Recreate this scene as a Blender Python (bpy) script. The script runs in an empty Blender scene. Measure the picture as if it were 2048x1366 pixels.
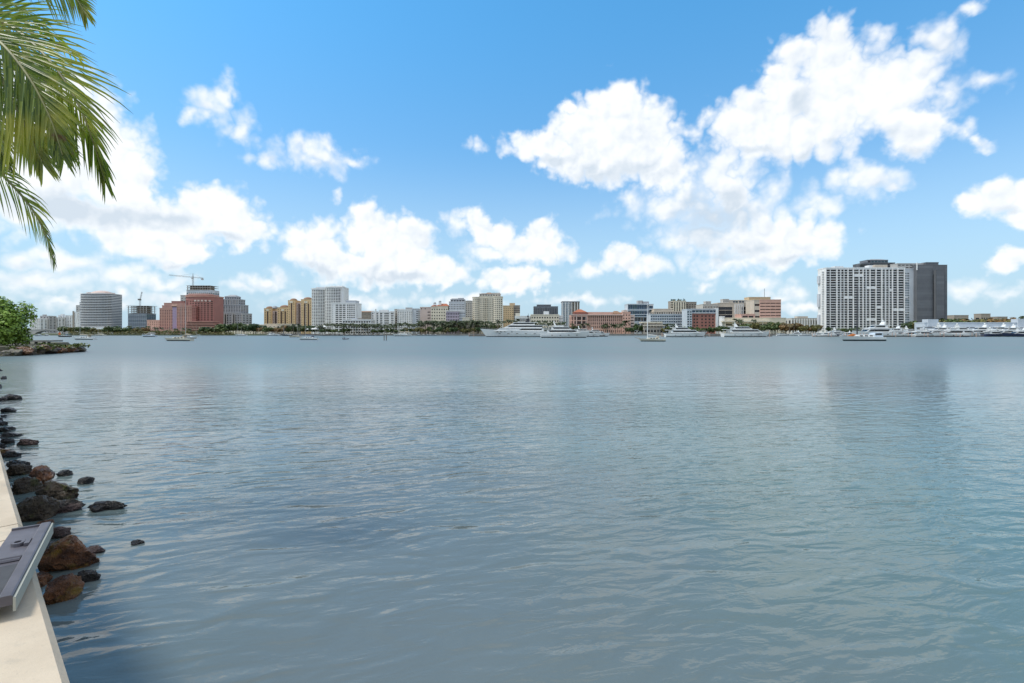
import bpy, math, random
from math import sin, cos, pi, radians, sqrt, atan2, atan
from mathutils import Vector, Matrix, noise as mnoise

SC = bpy.context.scene
COL = SC.collection
random.seed(7)

# ------------------------------------------------------------------ camera
CAM_H = 3.2            # metres above the water
F = 1024.0             # focal length in photo pixels (2048 wide)
HZ = 665.5             # photo row of the horizon
cam = bpy.data.cameras.new("Camera")
cam.lens = 18.0
cam.sensor_width = 36.0
cam.shift_y = -(683 - HZ) / 2048.0
cam.clip_start = 0.05
cam.clip_end = 20000
camo = bpy.data.objects.new("Camera", cam)
COL.objects.link(camo)
camo.location = (0, 0, CAM_H)
camo.rotation_euler = (radians(90), 0, 0)
SC.camera = camo

# ------------------------------------------------------------------ exposure / render
SC.view_settings.view_transform = 'Standard'
SC.view_settings.look = 'None'
SC.view_settings.gamma = 1.0
SC.view_settings.exposure = 0.55
SC.view_settings.use_curve_mapping = False
SC.render.engine = 'CYCLES'
SC.cycles.use_denoising = True
SC.cycles.max_bounces = 6
SC.cycles.diffuse_bounces = 3
SC.cycles.glossy_bounces = 4
SC.cycles.transparent_max_bounces = 8
SC.cycles.sample_clamp_indirect = 4.0

# ------------------------------------------------------------------ node helpers
class NT:
    def __init__(s, tree):
        s.t = tree; s.n = tree.nodes; s.l = tree.links
    def new(s, typ, **kw):
        n = s.n.new(typ)
        for k, v in kw.items(): setattr(n, k, v)
        return n
    def put(s, sock, v):
        if v is None: return
        if isinstance(v, bpy.types.NodeSocket): s.l.new(v, sock)
        else: sock.default_value = v
    def math(s, op, a, b=None, c=None, clamp=False):
        n = s.new('ShaderNodeMath', operation=op, use_clamp=clamp)
        for i, v in enumerate((a, b, c)): s.put(n.inputs[i], v)
        return n.outputs[0]
    def vec(s, op, a, b=None, c=None):
        n = s.new('ShaderNodeVectorMath', operation=op)
        for i, v in enumerate((a, b, c)): s.put(n.inputs[i], v)
        return n.outputs['Value' if op in ('LENGTH', 'DOT_PRODUCT', 'DISTANCE') else 'Vector']
    def ramp(s, fac, a, b, lo=0.0, hi=1.0, kind='SMOOTHSTEP'):
        n = s.new('ShaderNodeMapRange', interpolation_type=kind, clamp=True)
        s.put(n.inputs[0], fac)
        for i, v in enumerate((a, b, lo, hi)): s.put(n.inputs[i + 1], v)
        return n.outputs[0]
    def mix(s, fac, a, b, blend='MIX'):
        n = s.new('ShaderNodeMix', data_type='RGBA', blend_type=blend)
        s.put(n.inputs[0], fac)
        s.put(n.inputs[6], a if isinstance(a, bpy.types.NodeSocket) else (*a, 1) if len(a) == 3 else a)
        s.put(n.inputs[7], b if isinstance(b, bpy.types.NodeSocket) else (*b, 1) if len(b) == 3 else b)
        return n.outputs[2]
    def noise(s, vec, scale, detail=3, rough=0.5, dist=0.0, color=False, lac=2.0):
        n = s.new('ShaderNodeTexNoise')
        s.put(n.inputs['Vector'], vec)
        n.inputs['Scale'].default_value = scale; n.inputs['Detail'].default_value = detail
        n.inputs['Roughness'].default_value = rough; n.inputs['Distortion'].default_value = dist
        n.inputs['Lacunarity'].default_value = lac
        return n.outputs['Color' if color else 'Fac']
    def voro(s, vec, scale, detail=0, rough=0.5, smooth=0.5):
        n = s.new('ShaderNodeTexVoronoi', feature='SMOOTH_F1')
        s.put(n.inputs['Vector'], vec)
        n.inputs['Scale'].default_value = scale; n.inputs['Detail'].default_value = detail
        n.inputs['Roughness'].default_value = rough; n.inputs['Smoothness'].default_value = smooth
        return n.outputs['Distance']

# ------------------------------------------------------------------ world: sky with cumulus
SUN_EL, SUN_AZ = radians(57), radians(-104)     # azimuth from +Y, clockwise seen from above (negative = to the left)
world = bpy.data.worlds.new("World")
SC.world = world
world.use_nodes = True
N = NT(world.node_tree)
N.n.clear()
sky = N.new('ShaderNodeTexSky', sky_type='NISHITA')
sky.sun_disc = False
sky.sun_elevation = SUN_EL
sky.sun_rotation = SUN_AZ
sky.altitude = 0
sky.air_density = 1.0
sky.dust_density = 0.6
sky.ozone_density = 1.2
SKY_STRENGTH = 0.136

def azel(x, y):
    dx, dz = x - 1024.0, HZ - y
    return atan2(dx, F), atan2(dz, sqrt(F * F + dx * dx))
# cumulus of the photograph: centre and radii in photo pixels, last number how solid (1 = thick cloud, less = veil)
BL = [
 # towering cloud over the grey office tower
 (1690,185,135,105,1),(1662,112,62,70,1),(1500,252,95,66,1),(1600,262,160,62,1),(1832,262,72,52,1),(1770,190,110,90,.95),
 (1560,170,60,80,.9),(1880,90,46,50,.72),(1835,140,66,48,.74),(1940,22,34,18,.5),(1900,190,60,60,.62),(1900,55,30,30,.6),
 (1985,160,80,30,.55),(1965,285,34,13,.6),(1925,270,30,30,.42),
 # cloud left of it
 (1246,222,60,66,1),(1195,255,92,80,1),(1085,288,88,36,.95),(1272,295,98,84,1),(1318,335,58,52,1),(1180,320,130,44,.9),(1130,215,30,22,.8),
 # veil below the two
 (1440,350,110,56,.74),(1360,405,130,58,.7),(1480,430,130,60,.74),(1560,484,130,56,.86),(1625,488,66,34,.85),(1470,522,140,30,.74),(1390,470,120,46,.66),(1462,388,54,50,.8),
 (1720,368,92,38,.72),(1692,346,36,30,.74),(1630,410,66,30,.58),(1785,382,42,16,.66),
 (2000,382,70,42,1),(1942,402,50,24,.9),(2044,430,62,34,.95),(2022,530,64,28,.82),(1930,578,56,30,.62),(2000,590,110,18,.5),
 # great cloud behind the palm
 (150,270,110,130,1),(50,300,150,170,1),(228,330,92,100,1),(282,352,40,52,.95),(150,425,260,58,.85),(432,432,86,58,.98),(402,415,56,56,.95),
 (482,468,58,36,.92),(330,492,112,44,.9),(300,440,200,58,.82),(385,512,48,24,.85),(250,475,90,38,.86),
 (150,532,74,26,.68),(40,520,64,28,.66),(110,598,64,14,.55),(340,560,84,22,.64),(240,575,40,25,.55),
 # wisps in the blue
 (420,215,62,44,.62),(452,188,28,30,.66),(385,235,28,26,.64),(485,262,50,34,.5),(545,322,60,24,.46),
 (640,312,72,36,.74),(657,286,22,26,.74),(612,296,40,20,.66),(700,318,50,16,.64),(672,396,18,22,.46),(950,292,30,20,.45),
 # cumulus over the condominium towers
 (624,500,54,54,1),(752,474,80,56,1),(742,450,40,34,1),(800,488,66,54,1),(842,545,80,34,1),(762,542,120,38,.96),(682,536,80,34,.9),(888,556,34,20,.9),
 (952,440,40,36,.82),(905,452,24,26,.76),(985,466,50,34,.82),(1086,480,42,42,.96),(1060,506,92,32,.9),(960,500,60,26,.68),
 (1240,520,42,30,.9),(1292,530,50,20,.78),(1182,546,50,18,.66),(1022,560,76,24,.92),(1082,566,32,20,.8),
 (60,560,150,28,.74),(200,604,130,22,.66),(350,596,110,22,.66),(700,604,200,18,.55),(930,604,150,16,.52),(1150,596,110,16,.52),(1610,612,120,16,.56),(250,550,90,24,.7),
 (530,562,60,22,.76),(480,572,44,18,.6),(1412,566,40,18,.56),(1432,545,44,16,.58),(1512,572,44,24,.78),(1562,592,60,22,.6),
]
GREY = [(1840,300,60,24,.6),(1690,290,80,22,.6),(1500,305,80,20,.7),(1100,320,80,18,.7),(800,560,90,22,.7),(630,545,50,20,.7),(440,480,70,22,.7),(240,430,120,30,.8),(2010,415,60,18,.6),(1580,520,90,20,.6),(150,420,230,46,.8),(1215,350,140,30,.8),(1600,318,160,24,.6),(1430,430,150,80,.75),(1480,505,140,30,.4),(330,440,120,30,.5),
        (760,565,160,20,.5),(330,530,120,18,.6),(640,335,80,20,.5),(1770,270,60,50,.35),(1050,535,90,16,.5),(420,490,90,20,.4),(1600,200,50,70,.35)]
tc = N.new('ShaderNodeTexCoord')
gen = N.vec('NORMALIZE', tc.outputs['Generated'])
sep = N.new('ShaderNodeSeparateXYZ'); N.l.new(gen, sep.inputs[0])
dxs, dys, dzs = sep.outputs
az = N.math('ARCTAN2', dxs, dys)
el = N.math('ARCSINE', dzs)
cmb = N.new('ShaderNodeCombineXYZ'); N.l.new(az, cmb.inputs[0]); N.l.new(el, cmb.inputs[1])
P0 = cmb.outputs[0]
# gentle domain warp so that no lobe stays an ellipse
w1 = N.vec('SUBTRACT', N.noise(gen, 14.0, 2, 0.55, color=True), (0.5, 0.5, 0.5))
w2 = N.vec('SUBTRACT', N.noise(gen, 48.0, 3, 0.6, color=True), (0.5, 0.5, 0.5))
P = N.vec('MULTIPLY_ADD', w1, (0.055, 0.055, 0.0), P0)
P = N.vec('MULTIPLY_ADD', w2, (0.022, 0.022, 0.0), P)
def lobes(lst, k):
    field = None
    for (x, y, rx, ry, w) in lst:
        a0, e0 = azel(x, y)
        a1, _ = azel(x + rx, y); _, e1 = azel(x, y - ry)
        sx, sy = 1.0 / abs(a1 - a0), 1.0 / abs(e1 - e0)
        q = N.vec('MULTIPLY_ADD', P, (sx, sy, 0), (-a0 * sx, -e0 * sy, 0))
        ln = N.vec('LENGTH', q)
        if w < 0.999: ln = N.math('ADD', ln, 1 - w)
        field = ln if field is None else N.math('SMOOTH_MIN', field, ln, k)
    return N.math('SUBTRACT', 1.27, field)
D = lobes([b for b in BL if b[4] >= .8], 0.22)
DV = lobes([b for b in BL if b[4] < .8], 0.25)
G = lobes(GREY, 0.3)
# cloud sky outside the picture: the same kind of broken cumulus with a thin high veil
dzc = N.math('MAXIMUM', dzs, 0.02)
pl = N.new('ShaderNodeCombineXYZ')
N.l.new(N.math('DIVIDE', dxs, N.math('ADD', dzc, 0.12)), pl.inputs[0]); N.l.new(N.math('DIVIDE', dys, N.math('ADD', dzc, 0.12)), pl.inputs[1])
gn = N.noise(pl.outputs[0], 1.1, 6, 0.55)
D2 = N.math('MULTIPLY_ADD', N.math('SUBTRACT', gn, 0.5), 3.4, 0.38)
inx = N.ramp(N.math('ABSOLUTE', az), 0.76, 0.95)
iny = N.ramp(el, 0.60, 0.78)
outw = N.math('MAXIMUM', inx, iny)
Dm = N.new('ShaderNodeMix', data_type='FLOAT')
N.l.new(outw, Dm.inputs[0]); N.l.new(D, Dm.inputs[2]); N.l.new(D2, Dm.inputs[3])
D = Dm.outputs[0]
# cauliflower edge: billows, then fine fray
bil = N.math('MULTIPLY', N.math('ABSOLUTE', N.math('SUBTRACT', N.noise(gen, 21.0, 3, 0.48), 0.5)), 3.0)
fray = N.noise(gen, 95.0, 4, 0.62)
edge = N.math('ADD', N.math('MULTIPLY', N.math('SUBTRACT', bil, 0.10), 0.75), N.math('MULTIPLY', N.math('SUBTRACT', fray, 0.5), 0.17))
Dn = N.math('ADD', D, edge)
alpha = N.ramp(Dn, 0.08, 0.66)
veil = N.math('ADD', N.math('ADD', DV, N.math('MULTIPLY', edge, 1.5)), N.math('MULTIPLY', outw, -3.0))
av = N.math('MULTIPLY', N.ramp(veil, -0.22, 1.1), 0.95)
alpha = N.math('SUBTRACT', 1.0, N.math('MULTIPLY', N.math('SUBTRACT', 1.0, alpha), N.math('SUBTRACT', 1.0, av)))
Dn = N.math('MAXIMUM', Dn, veil)
# relief: billows seen from the sunward side
offs = N.vec('ADD', gen, (-0.007, 0.0, 0.010))
bil2 = N.math('MULTIPLY', N.math('ABSOLUTE', N.math('SUBTRACT', N.noise(offs, 21.0, 3, 0.48), 0.5)), 3.0)
rel = N.math('MULTIPLY', N.math('SUBTRACT', bil, bil2), 0.9)
soft = N.noise(gen, 16.0, 4, 0.5)
shade = N.math('ADD', N.math('MULTIPLY', N.ramp(G, -0.1, 0.9), 1.0), N.math('MULTIPLY', N.math('SUBTRACT', soft, 0.45), 1.5))
shade = N.math('SUBTRACT', shade, rel, clamp=True)
core = N.ramp(Dn, 0.2, 0.75)
shade = N.math('MULTIPLY', shade, core)
CB = 0.72      # radiance of a sunlit cloud top before exposure
ccol = N.mix(shade, (CB * 0.975, CB * 1.0, CB * 1.025), (CB * 0.66, CB * 0.745, CB * 0.835))
S = SKY_STRENGTH
tint = N.mix(N.ramp(el, 0.18, 0.62), (0.62 * S, 0.88 * S, 0.97 * S), (0.46 * S, 1.10 * S, 1.29 * S))
skyc = N.mix(1.0, sky.outputs[0], tint, 'MULTIPLY')
hz = N.ramp(el, 0.0, 0.36, 1.0, 0.0)
skyh = N.mix(N.math('MULTIPLY', hz, 0.88), skyc, (0.345, 0.46, 0.57))
final = N.mix(N.math('MULTIPLY', alpha, 0.97), skyh, ccol)
bg = N.new('ShaderNodeBackground')
N.l.new(final, bg.inputs[0]); bg.inputs[1].default_value = 1.0
out = N.new('ShaderNodeOutputWorld'); N.l.new(bg.outputs[0], out.inputs[0])
world.cycles.sampling_method = 'MANUAL'
world.cycles.sample_map_resolution = 512

# ------------------------------------------------------------------ sun
sl = bpy.data.lights.new("Sun", 'SUN')
sl.energy = 2.0
sl.angle = radians(12.0)
sl.color = (1.0, 0.955, 0.88)
so = bpy.data.objects.new("Sun", sl)
COL.objects.link(so)
sd = Vector((sin(SUN_AZ) * cos(SUN_EL), cos(SUN_AZ) * cos(SUN_EL), sin(SUN_EL)))
so.rotation_euler = (-sd).to_track_quat('-Z', 'Y').to_euler()

# ------------------------------------------------------------------ materials
MATS = {}
def mat(name, col, rough=0.7, metal=0.0, spec=0.5, var=0.12, scale=1.0, bump=0.0, col2=None, coord='Object', streak=False):
    if name in MATS: return MATS[name]
    m = bpy.data.materials.new(name); m.use_nodes = True
    T = NT(m.node_tree)
    b = T.n['Principled BSDF']
    tcn = T.new('ShaderNodeTexCoord')
    v = tcn.outputs[coord]
    n1 = T.noise(v, scale, 5, 0.6)
    f = T.ramp(n1, 0.3, 0.72, 0, 1, 'LINEAR')
    a = tuple(c * (1 - var) for c in col); c2 = col2 or tuple(min(1, c * (1 + var)) for c in col)
    cc = T.mix(f, a, c2)
    if streak:
        sv = T.vec('MULTIPLY', v, (1.0, 1.0, 0.07))
        sn = T.ramp(T.noise(sv, scale * 2.2, 4, 0.6), 0.52, 0.78)
        cc = T.mix(T.math('MULTIPLY', sn, 0.35), cc, tuple(c * 0.62 for c in col))
    T.l.new(cc, b.inputs['Base Color'])
    b.inputs['Roughness'].default_value = rough
    b.inputs['Metallic'].default_value = metal
    b.inputs['Specular IOR Level'].default_value = spec
    if bump:
        bn = T.new('ShaderNodeBump'); bn.inputs['Strength'].default_value = bump
        T.l.new(T.noise(v, scale * 4, 6, 0.6), bn.inputs['Height']); T.l.new(bn.outputs[0], b.inputs['Normal'])
    MATS[name] = m
    return m

# ------------------------------------------------------------------ mesh helpers
class MB:
    """collects geometry for ONE mesh object"""
    def __init__(s): s.v = []; s.f = []; s.m = []; s.mats = []
    def mi(s, m):
        if m not in s.mats: s.mats.append(m)
        return s.mats.index(m)
    def quad(s, a, b, c, d, m=0):
        i = len(s.v); s.v += [a, b, c, d]; s.f.append((i, i + 1, i + 2, i + 3)); s.m.append(m)
    def tri(s, a, b, c, m=0):
        i = len(s.v); s.v += [a, b, c]; s.f.append((i, i + 1, i + 2)); s.m.append(m)
    def box(s, x0, x1, y0, y1, z0, z1, m=0, bottom=True):
        i = len(s.v)
        s.v += [(x0, y0, z0), (x1, y0, z0), (x1, y1, z0), (x0, y1, z0), (x0, y0, z1), (x1, y0, z1), (x1, y1, z1), (x0, y1, z1)]
        fs = [(0, 1, 5, 4), (1, 2, 6, 5), (2, 3, 7, 6), (3, 0, 4, 7), (4, 5, 6, 7)] + ([(3, 2, 1, 0)] if bottom else [])
        s.f += [tuple(i + k for k in q) for q in fs]; s.m += [m] * len(fs)
    def prism(s, pts, z0, z1, m=0, cap=True, mtop=None):
        """vertical prism over a counter-clockwise outline"""
        n = len(pts); i = len(s.v)
        s.v += [(p[0], p[1], z0) for p in pts] + [(p[0], p[1], z1) for p in pts]
        for k in range(n):
            j = (k + 1) % n
            s.f.append((i + k, i + j, i + n + j, i + n + k)); s.m.append(m)
        if cap:
            s.f.append(tuple(i + n + k for k in range(n))); s.m.append(m if mtop is None else mtop)
            s.f.append(tuple(i + n - 1 - k for k in range(n))); s.m.append(m)
    def taper(s, pts0, z0, pts1, z1, m=0):
        n = len(pts0); i = len(s.v)
        s.v += [(p[0], p[1], z0) for p in pts0] + [(p[0], p[1], z1) for p in pts1]
        for k in range(n):
            j = (k + 1) % n
            s.f.append((i + k, i + j, i + n + j, i + n + k)); s.m.append(m)
        s.f.append(tuple(i + n + k for k in range(n))); s.m.append(m)
        s.f.append(tuple(i + n - 1 - k for k in range(n))); s.m.append(m)
    def rings(s, rings, m=0, cap=True, closed=True):
        """skin a list of equal-length rings of points"""
        n = len(rings[0]); i = len(s.v)
        for r in rings: s.v += [tuple(p) for p in r]
        for a in range(len(rings) - 1):
            for k in range(n if closed else n - 1):
                j = (k + 1) % n
                s.f.append((i + a * n + k, i + a * n + j, i + (a + 1) * n + j, i + (a + 1) * n + k)); s.m.append(m)
        if cap:
            s.f.append(tuple(i + n - 1 - k for k in range(n))); s.m.append(m)
            e = i + (len(rings) - 1) * n
            s.f.append(tuple(e + k for k in range(n))); s.m.append(m)
    def tube(s, pts, rad, seg=6, m=0, cap=True):
        rr = []
        for k, p in enumerate(pts):
            p = Vector(p)
            a = Vector(pts[max(0, k - 1)]); b = Vector(pts[min(len(pts) - 1, k + 1)])
            t = (b - a).normalized()
            u = t.cross(Vector((0, 0, 1)))
            if u.length < 1e-4: u = Vector((1, 0, 0))
            u.normalize(); w = t.cross(u)
            r = rad[k] if isinstance(rad, (list, tuple)) else rad
            rr.append([p + (u * cos(2 * pi * q / seg) - w * sin(2 * pi * q / seg)) * r for q in range(seg)])
        s.rings(rr, m, cap)
    def mesh(s, name, smooth=False):
        me = bpy.data.meshes.new(name)
        me.from_pydata([tuple(p) for p in s.v], [], s.f)
        for m in s.mats: me.materials.append(m)
        if len(s.mats) > 1: me.polygons.foreach_set('material_index', s.m)
        if smooth: me.polygons.foreach_set('use_smooth', [True] * len(me.polygons))
        me.update()
        return me
    def build(s, name, material=None, parent=None, smooth=False, loc=(0, 0, 0), rz=0.0):
        if material is not None: s.mats = [material]; s.m = [0] * len(s.f)
        return place(name, s.mesh(name, smooth), parent, loc, rz)

def place(name, me, parent=None, loc=(0, 0, 0), rz=0.0, scale=None):
    o = bpy.data.objects.new(name, me)
    COL.objects.link(o)
    if parent is not None: o.parent = parent
    o.location = loc
    if rz: o.rotation_euler = (0, 0, rz)
    if scale is not None: o.scale = scale
    return o
def empty(name, loc, rz=0.0):
    o = bpy.data.objects.new(name, None); COL.objects.link(o)
    o.empty_display_size = 0.5
    o.location = loc; o.rotation_euler = (0, 0, rz)
    return o
def tag(o, label, cat, group=None):
    o['label'] = label; o['category'] = cat
    if group: o['group'] = group
    return o
def struct(o, label=None):
    o['kind'] = 'structure'
    if label: o['label'] = label
    return o
def dup(root, loc, rz=0.0, scale=None, label=None, parent=None):
    r = root.copy(); COL.objects.link(r); r.parent = parent
    r.location = loc; r.rotation_euler = (0, 0, rz)
    if scale is not None: r.scale = scale
    if label: r['label'] = label
    for ch in list(root.children):
        c = ch.copy(); COL.objects.link(c); c.parent = r
        for g in list(ch.children):
            d = g.copy(); COL.objects.link(d); d.parent = c
    return r
def px(x, Y): return (x - 1024.0) / F * Y          # photo column -> metres at depth Y
def pz(y, Y): return CAM_H + (HZ - y) / F * Y      # photo row -> height at depth Y
def wd(y, z=0.0): return (CAM_H - z) * F / (y - HZ)  # photo row of a point at height z -> depth
# ================================================================== water
def water_material():
    m = bpy.data.materials.new('lagoon_water'); m.use_nodes = True
    T = NT(m.node_tree); b = T.n['Principled BSDF']
    g = T.new('ShaderNodeNewGeometry'); pos = g.outputs['Position']
    big = T.noise(pos, 0.05, 3, 0.5)
    near = T.noise(pos, 0.35, 3, 0.5)
    c = T.mix(T.ramp(big, 0.35, 0.65), (0.122, 0.146, 0.150), (0.104, 0.155, 0.152))
    c = T.mix(T.math('MULTIPLY', T.ramp(near, 0.45, 0.75), 0.7), c, (0.135, 0.156, 0.152))
    # pale weed and sand bottom showing through off the deeper side
    sx = T.new('ShaderNodeSeparateXYZ'); T.l.new(pos, sx.inputs[0])
    bed = T.math('MULTIPLY', T.ramp(T.math('ADD', sx.outputs[0], T.math('MULTIPLY', near, 6.0)), 3.0, 11.0), T.ramp(sx.outputs[1], 5, 40, 1.0, 0.0))
    c = T.mix(T.math('MULTIPLY', bed, 0.5), c, (0.085, 0.175, 0.160))
    T.l.new(c, b.inputs['Base Color'])
    b.inputs['Roughness'].default_value = 0.06
    b.inputs['IOR'].default_value = 1.333
    # three families of ripples; calm and ruffled patches
    rot = T.new('ShaderNodeVectorRotate', rotation_type='Z_AXIS'); T.l.new(pos, rot.inputs['Vector']); rot.inputs['Angle'].default_value = radians(-14)
    s1 = T.vec('MULTIPLY', rot.outputs[0], (0.55, 1.9, 1.0))
    s2 = T.vec('MULTIPLY', rot.outputs[0], (0.8, 2.4, 1.0))
    h1 = T.noise(s1, 0.55, 2, 0.45, 0.6)
    h2 = T.noise(s2, 1.7, 3, 0.5, 0.8)
    h3 = T.noise(pos, 0.16, 2, 0.5)
    gust = T.ramp(T.noise(T.vec('MULTIPLY', pos, (0.5, 1.6, 1)), 0.045, 3, 0.55), 0.36, 0.66, 0.25, 1.0)
    h = T.math('ADD', T.math('MULTIPLY', h1, 0.048), T.math('MULTIPLY', T.math('MULTIPLY', h2, gust), 0.044))
    h = T.math('ADD', h, T.math('MULTIPLY', h3, 0.05))
    h4 = T.noise(T.vec('MULTIPLY', pos, (1.0, 1.5, 1.0)), 4.6, 3, 0.55, 0.5)
    h = T.math('ADD', h, T.math('MULTIPLY', T.math('MULTIPLY', h4, gust), 0.0125))
    h5 = T.noise(T.vec('MULTIPLY', rot.outputs[0], (0.8, 1.5, 1.0)), 0.95, 1, 0.4, 1.6)
    h = T.math('ADD', h, T.math('MULTIPLY', h5, 0.040))
    sp = T.new('ShaderNodeSeparateXYZ'); T.l.new(pos, sp.inputs[0])
    h = T.math('MULTIPLY', h, T.ramp(sp.outputs[1], 5, 55, 1.2, 0.20))
    T.l.new(T.ramp(sp.outputs[1], 4, 85, 0.05, 0.38), b.inputs['Roughness'])
    bp = T.new('ShaderNodeBump'); bp.inputs['Strength'].default_value = 1.0; bp.inputs['Distance'].default_value = 1.0
    T.l.new(h, bp.inputs['Height']); T.l.new(bp.outputs[0], b.inputs['Normal'])
    return m
wm = MB()
wm.quad((-6000, -60, 0), (6000, -60, 0), (6000, 9000, 0), (-6000, 9000, 0))
struct(wm.build('water', water_material()), 'calm grey-blue lagoon water with small ripples')
# ================================================================== far shore, city
SHORE = 600.0
LAND_Z = 1.6
land = MB()
land.prism([(-640, SHORE), (2600, SHORE), (4500, 7000), (-4500, 7000), (-2600, 1020), (-640, 1020)], -2.0, LAND_Z)
struct(land.build('ground', mat('shore_ground', (0.16, 0.17, 0.10), 0.9, var=0.3, scale=0.05)), 'flat land of the far shore behind the seawall')

WALLS = {
 'white': (0.76, 0.745, 0.72), 'cool': (0.528, 0.539, 0.560), 'grey': (0.380, 0.380, 0.391), 'cream': (0.676, 0.602, 0.475), 'tan': (0.612, 0.444, 0.264),
 'pink': (0.34, 0.150, 0.125), 'rose': (0.46, 0.255, 0.205), 'salmon': (0.634, 0.380, 0.296), 'yellow': (0.66, 0.46, 0.25), 'beige': (0.560, 0.475, 0.380),
 'brick': (0.317, 0.137, 0.106), 'office_grey': (0.115, 0.12, 0.13), 'pale_pink': (0.581, 0.454, 0.401), 'taupe': (0.317, 0.269, 0.222), 'slate': (0.180, 0.190, 0.211),
 'concrete': (0.444, 0.422, 0.401), 'bluewhite': (0.50, 0.54, 0.58), 'lilac': (0.422, 0.359, 0.422), 'greige': (0.496, 0.454, 0.401),
}
def wall_mat(k): return mat('facade_' + k, WALLS[k], 0.8, var=0.09, scale=0.12, streak=True)
ROOF_TERRA = mat('terracotta_roof', (0.36, 0.12, 0.06), 0.85, var=0.25, scale=0.6)
ROOF_BROWN = mat('brown_roof', (0.26, 0.15, 0.09), 0.85, var=0.2, scale=0.6)
ROOF_GREY = mat('grey_roof', (0.30, 0.31, 0.32), 0.8, var=0.15, scale=0.4)
STEEL = mat('painted_steel', (0.20, 0.20, 0.20), 0.5, metal=0.6)
def glass_mat(name, col, rough=0.12):
    return mat('glass_' + name, col, rough, var=0.25, scale=0.35, spec=0.35)
GLASS = {
 'dark': glass_mat('dark', (0.012, 0.013, 0.015)), 'mid': glass_mat('mid', (0.03, 0.032, 0.035)), 'blind': mat('window_blind', (0.17, 0.16, 0.145), 0.6, var=0.2, scale=0.8),
 'blue': glass_mat('blue', (0.035, 0.075, 0.12)), 'teal': glass_mat('teal', (0.05, 0.10, 0.115)), 'brown': glass_mat('brown', (0.055, 0.03, 0.022)),
 'slate': glass_mat('slate', (0.035, 0.038, 0.045), 0.2),
}
FRAME = {'g': mat('balcony_rail', (0.08, 0.08, 0.078), 0.5), 'w': mat('window_frame_white', (0.55, 0.55, 0.54), 0.5), 'd': mat('window_frame_dark', (0.06, 0.06, 0.065), 0.5)}
WIN = {}
def win_mesh(g, fr, style):
    """unit window: pane, frame and a mullion or transom; outward is -Y"""
    k = (g, fr, style)
    if k in WIN: return WIN[k]
    b = MB(); p = b.mi(GLASS[g]); f = b.mi(FRAME[fr])
    b.quad((-.5, 0, -.5), (.5, 0, -.5), (.5, 0, .5), (-.5, 0, .5), p)
    t = 0.045
    if style in ('v', 'x'): b.box(-t / 2, t / 2, -.12, -.01, -.5, .5, f)
    if style in ('h', 'x'): b.box(-.5, .5, -.12, -.01, -.06 / 2 + .12, .06 / 2 + .12, f)
    if style == 'r': b.box(-.5, .5, -.9, -.8, -.5, -.5 + .26, f)       # balcony rail in front of the pane
    WIN[k] = b.mesh('window')
    return WIN[k]
MIX = {
 'dark': [('dark', 12), ('mid', 3), ('blind', 1)], 'mixed': [('dark', 14), ('mid', 3), ('blind', 2), ('brown', 1)], 'blue': [('blue', 5), ('teal', 2)], 'teal': [('teal', 4), ('mid', 2), ('blue', 1)],
 'brown': [('brown', 4), ('dark', 2)], 'slate': [('slate', 6), ('dark', 1)], 'soft': [('mid', 4), ('dark', 2), ('blind', 3)],
}
def pick(mix):
    L = [k for k, n in MIX[mix] for _ in range(n)]
    return random.choice(L)
def cells(n, fill, a=0.0, b=1.0):
    st = (b - a) / n
    return [(a + st * (i + .5 - fill / 2), a + st * (i + .5 + fill / 2)) for i in range(n)]

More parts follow.
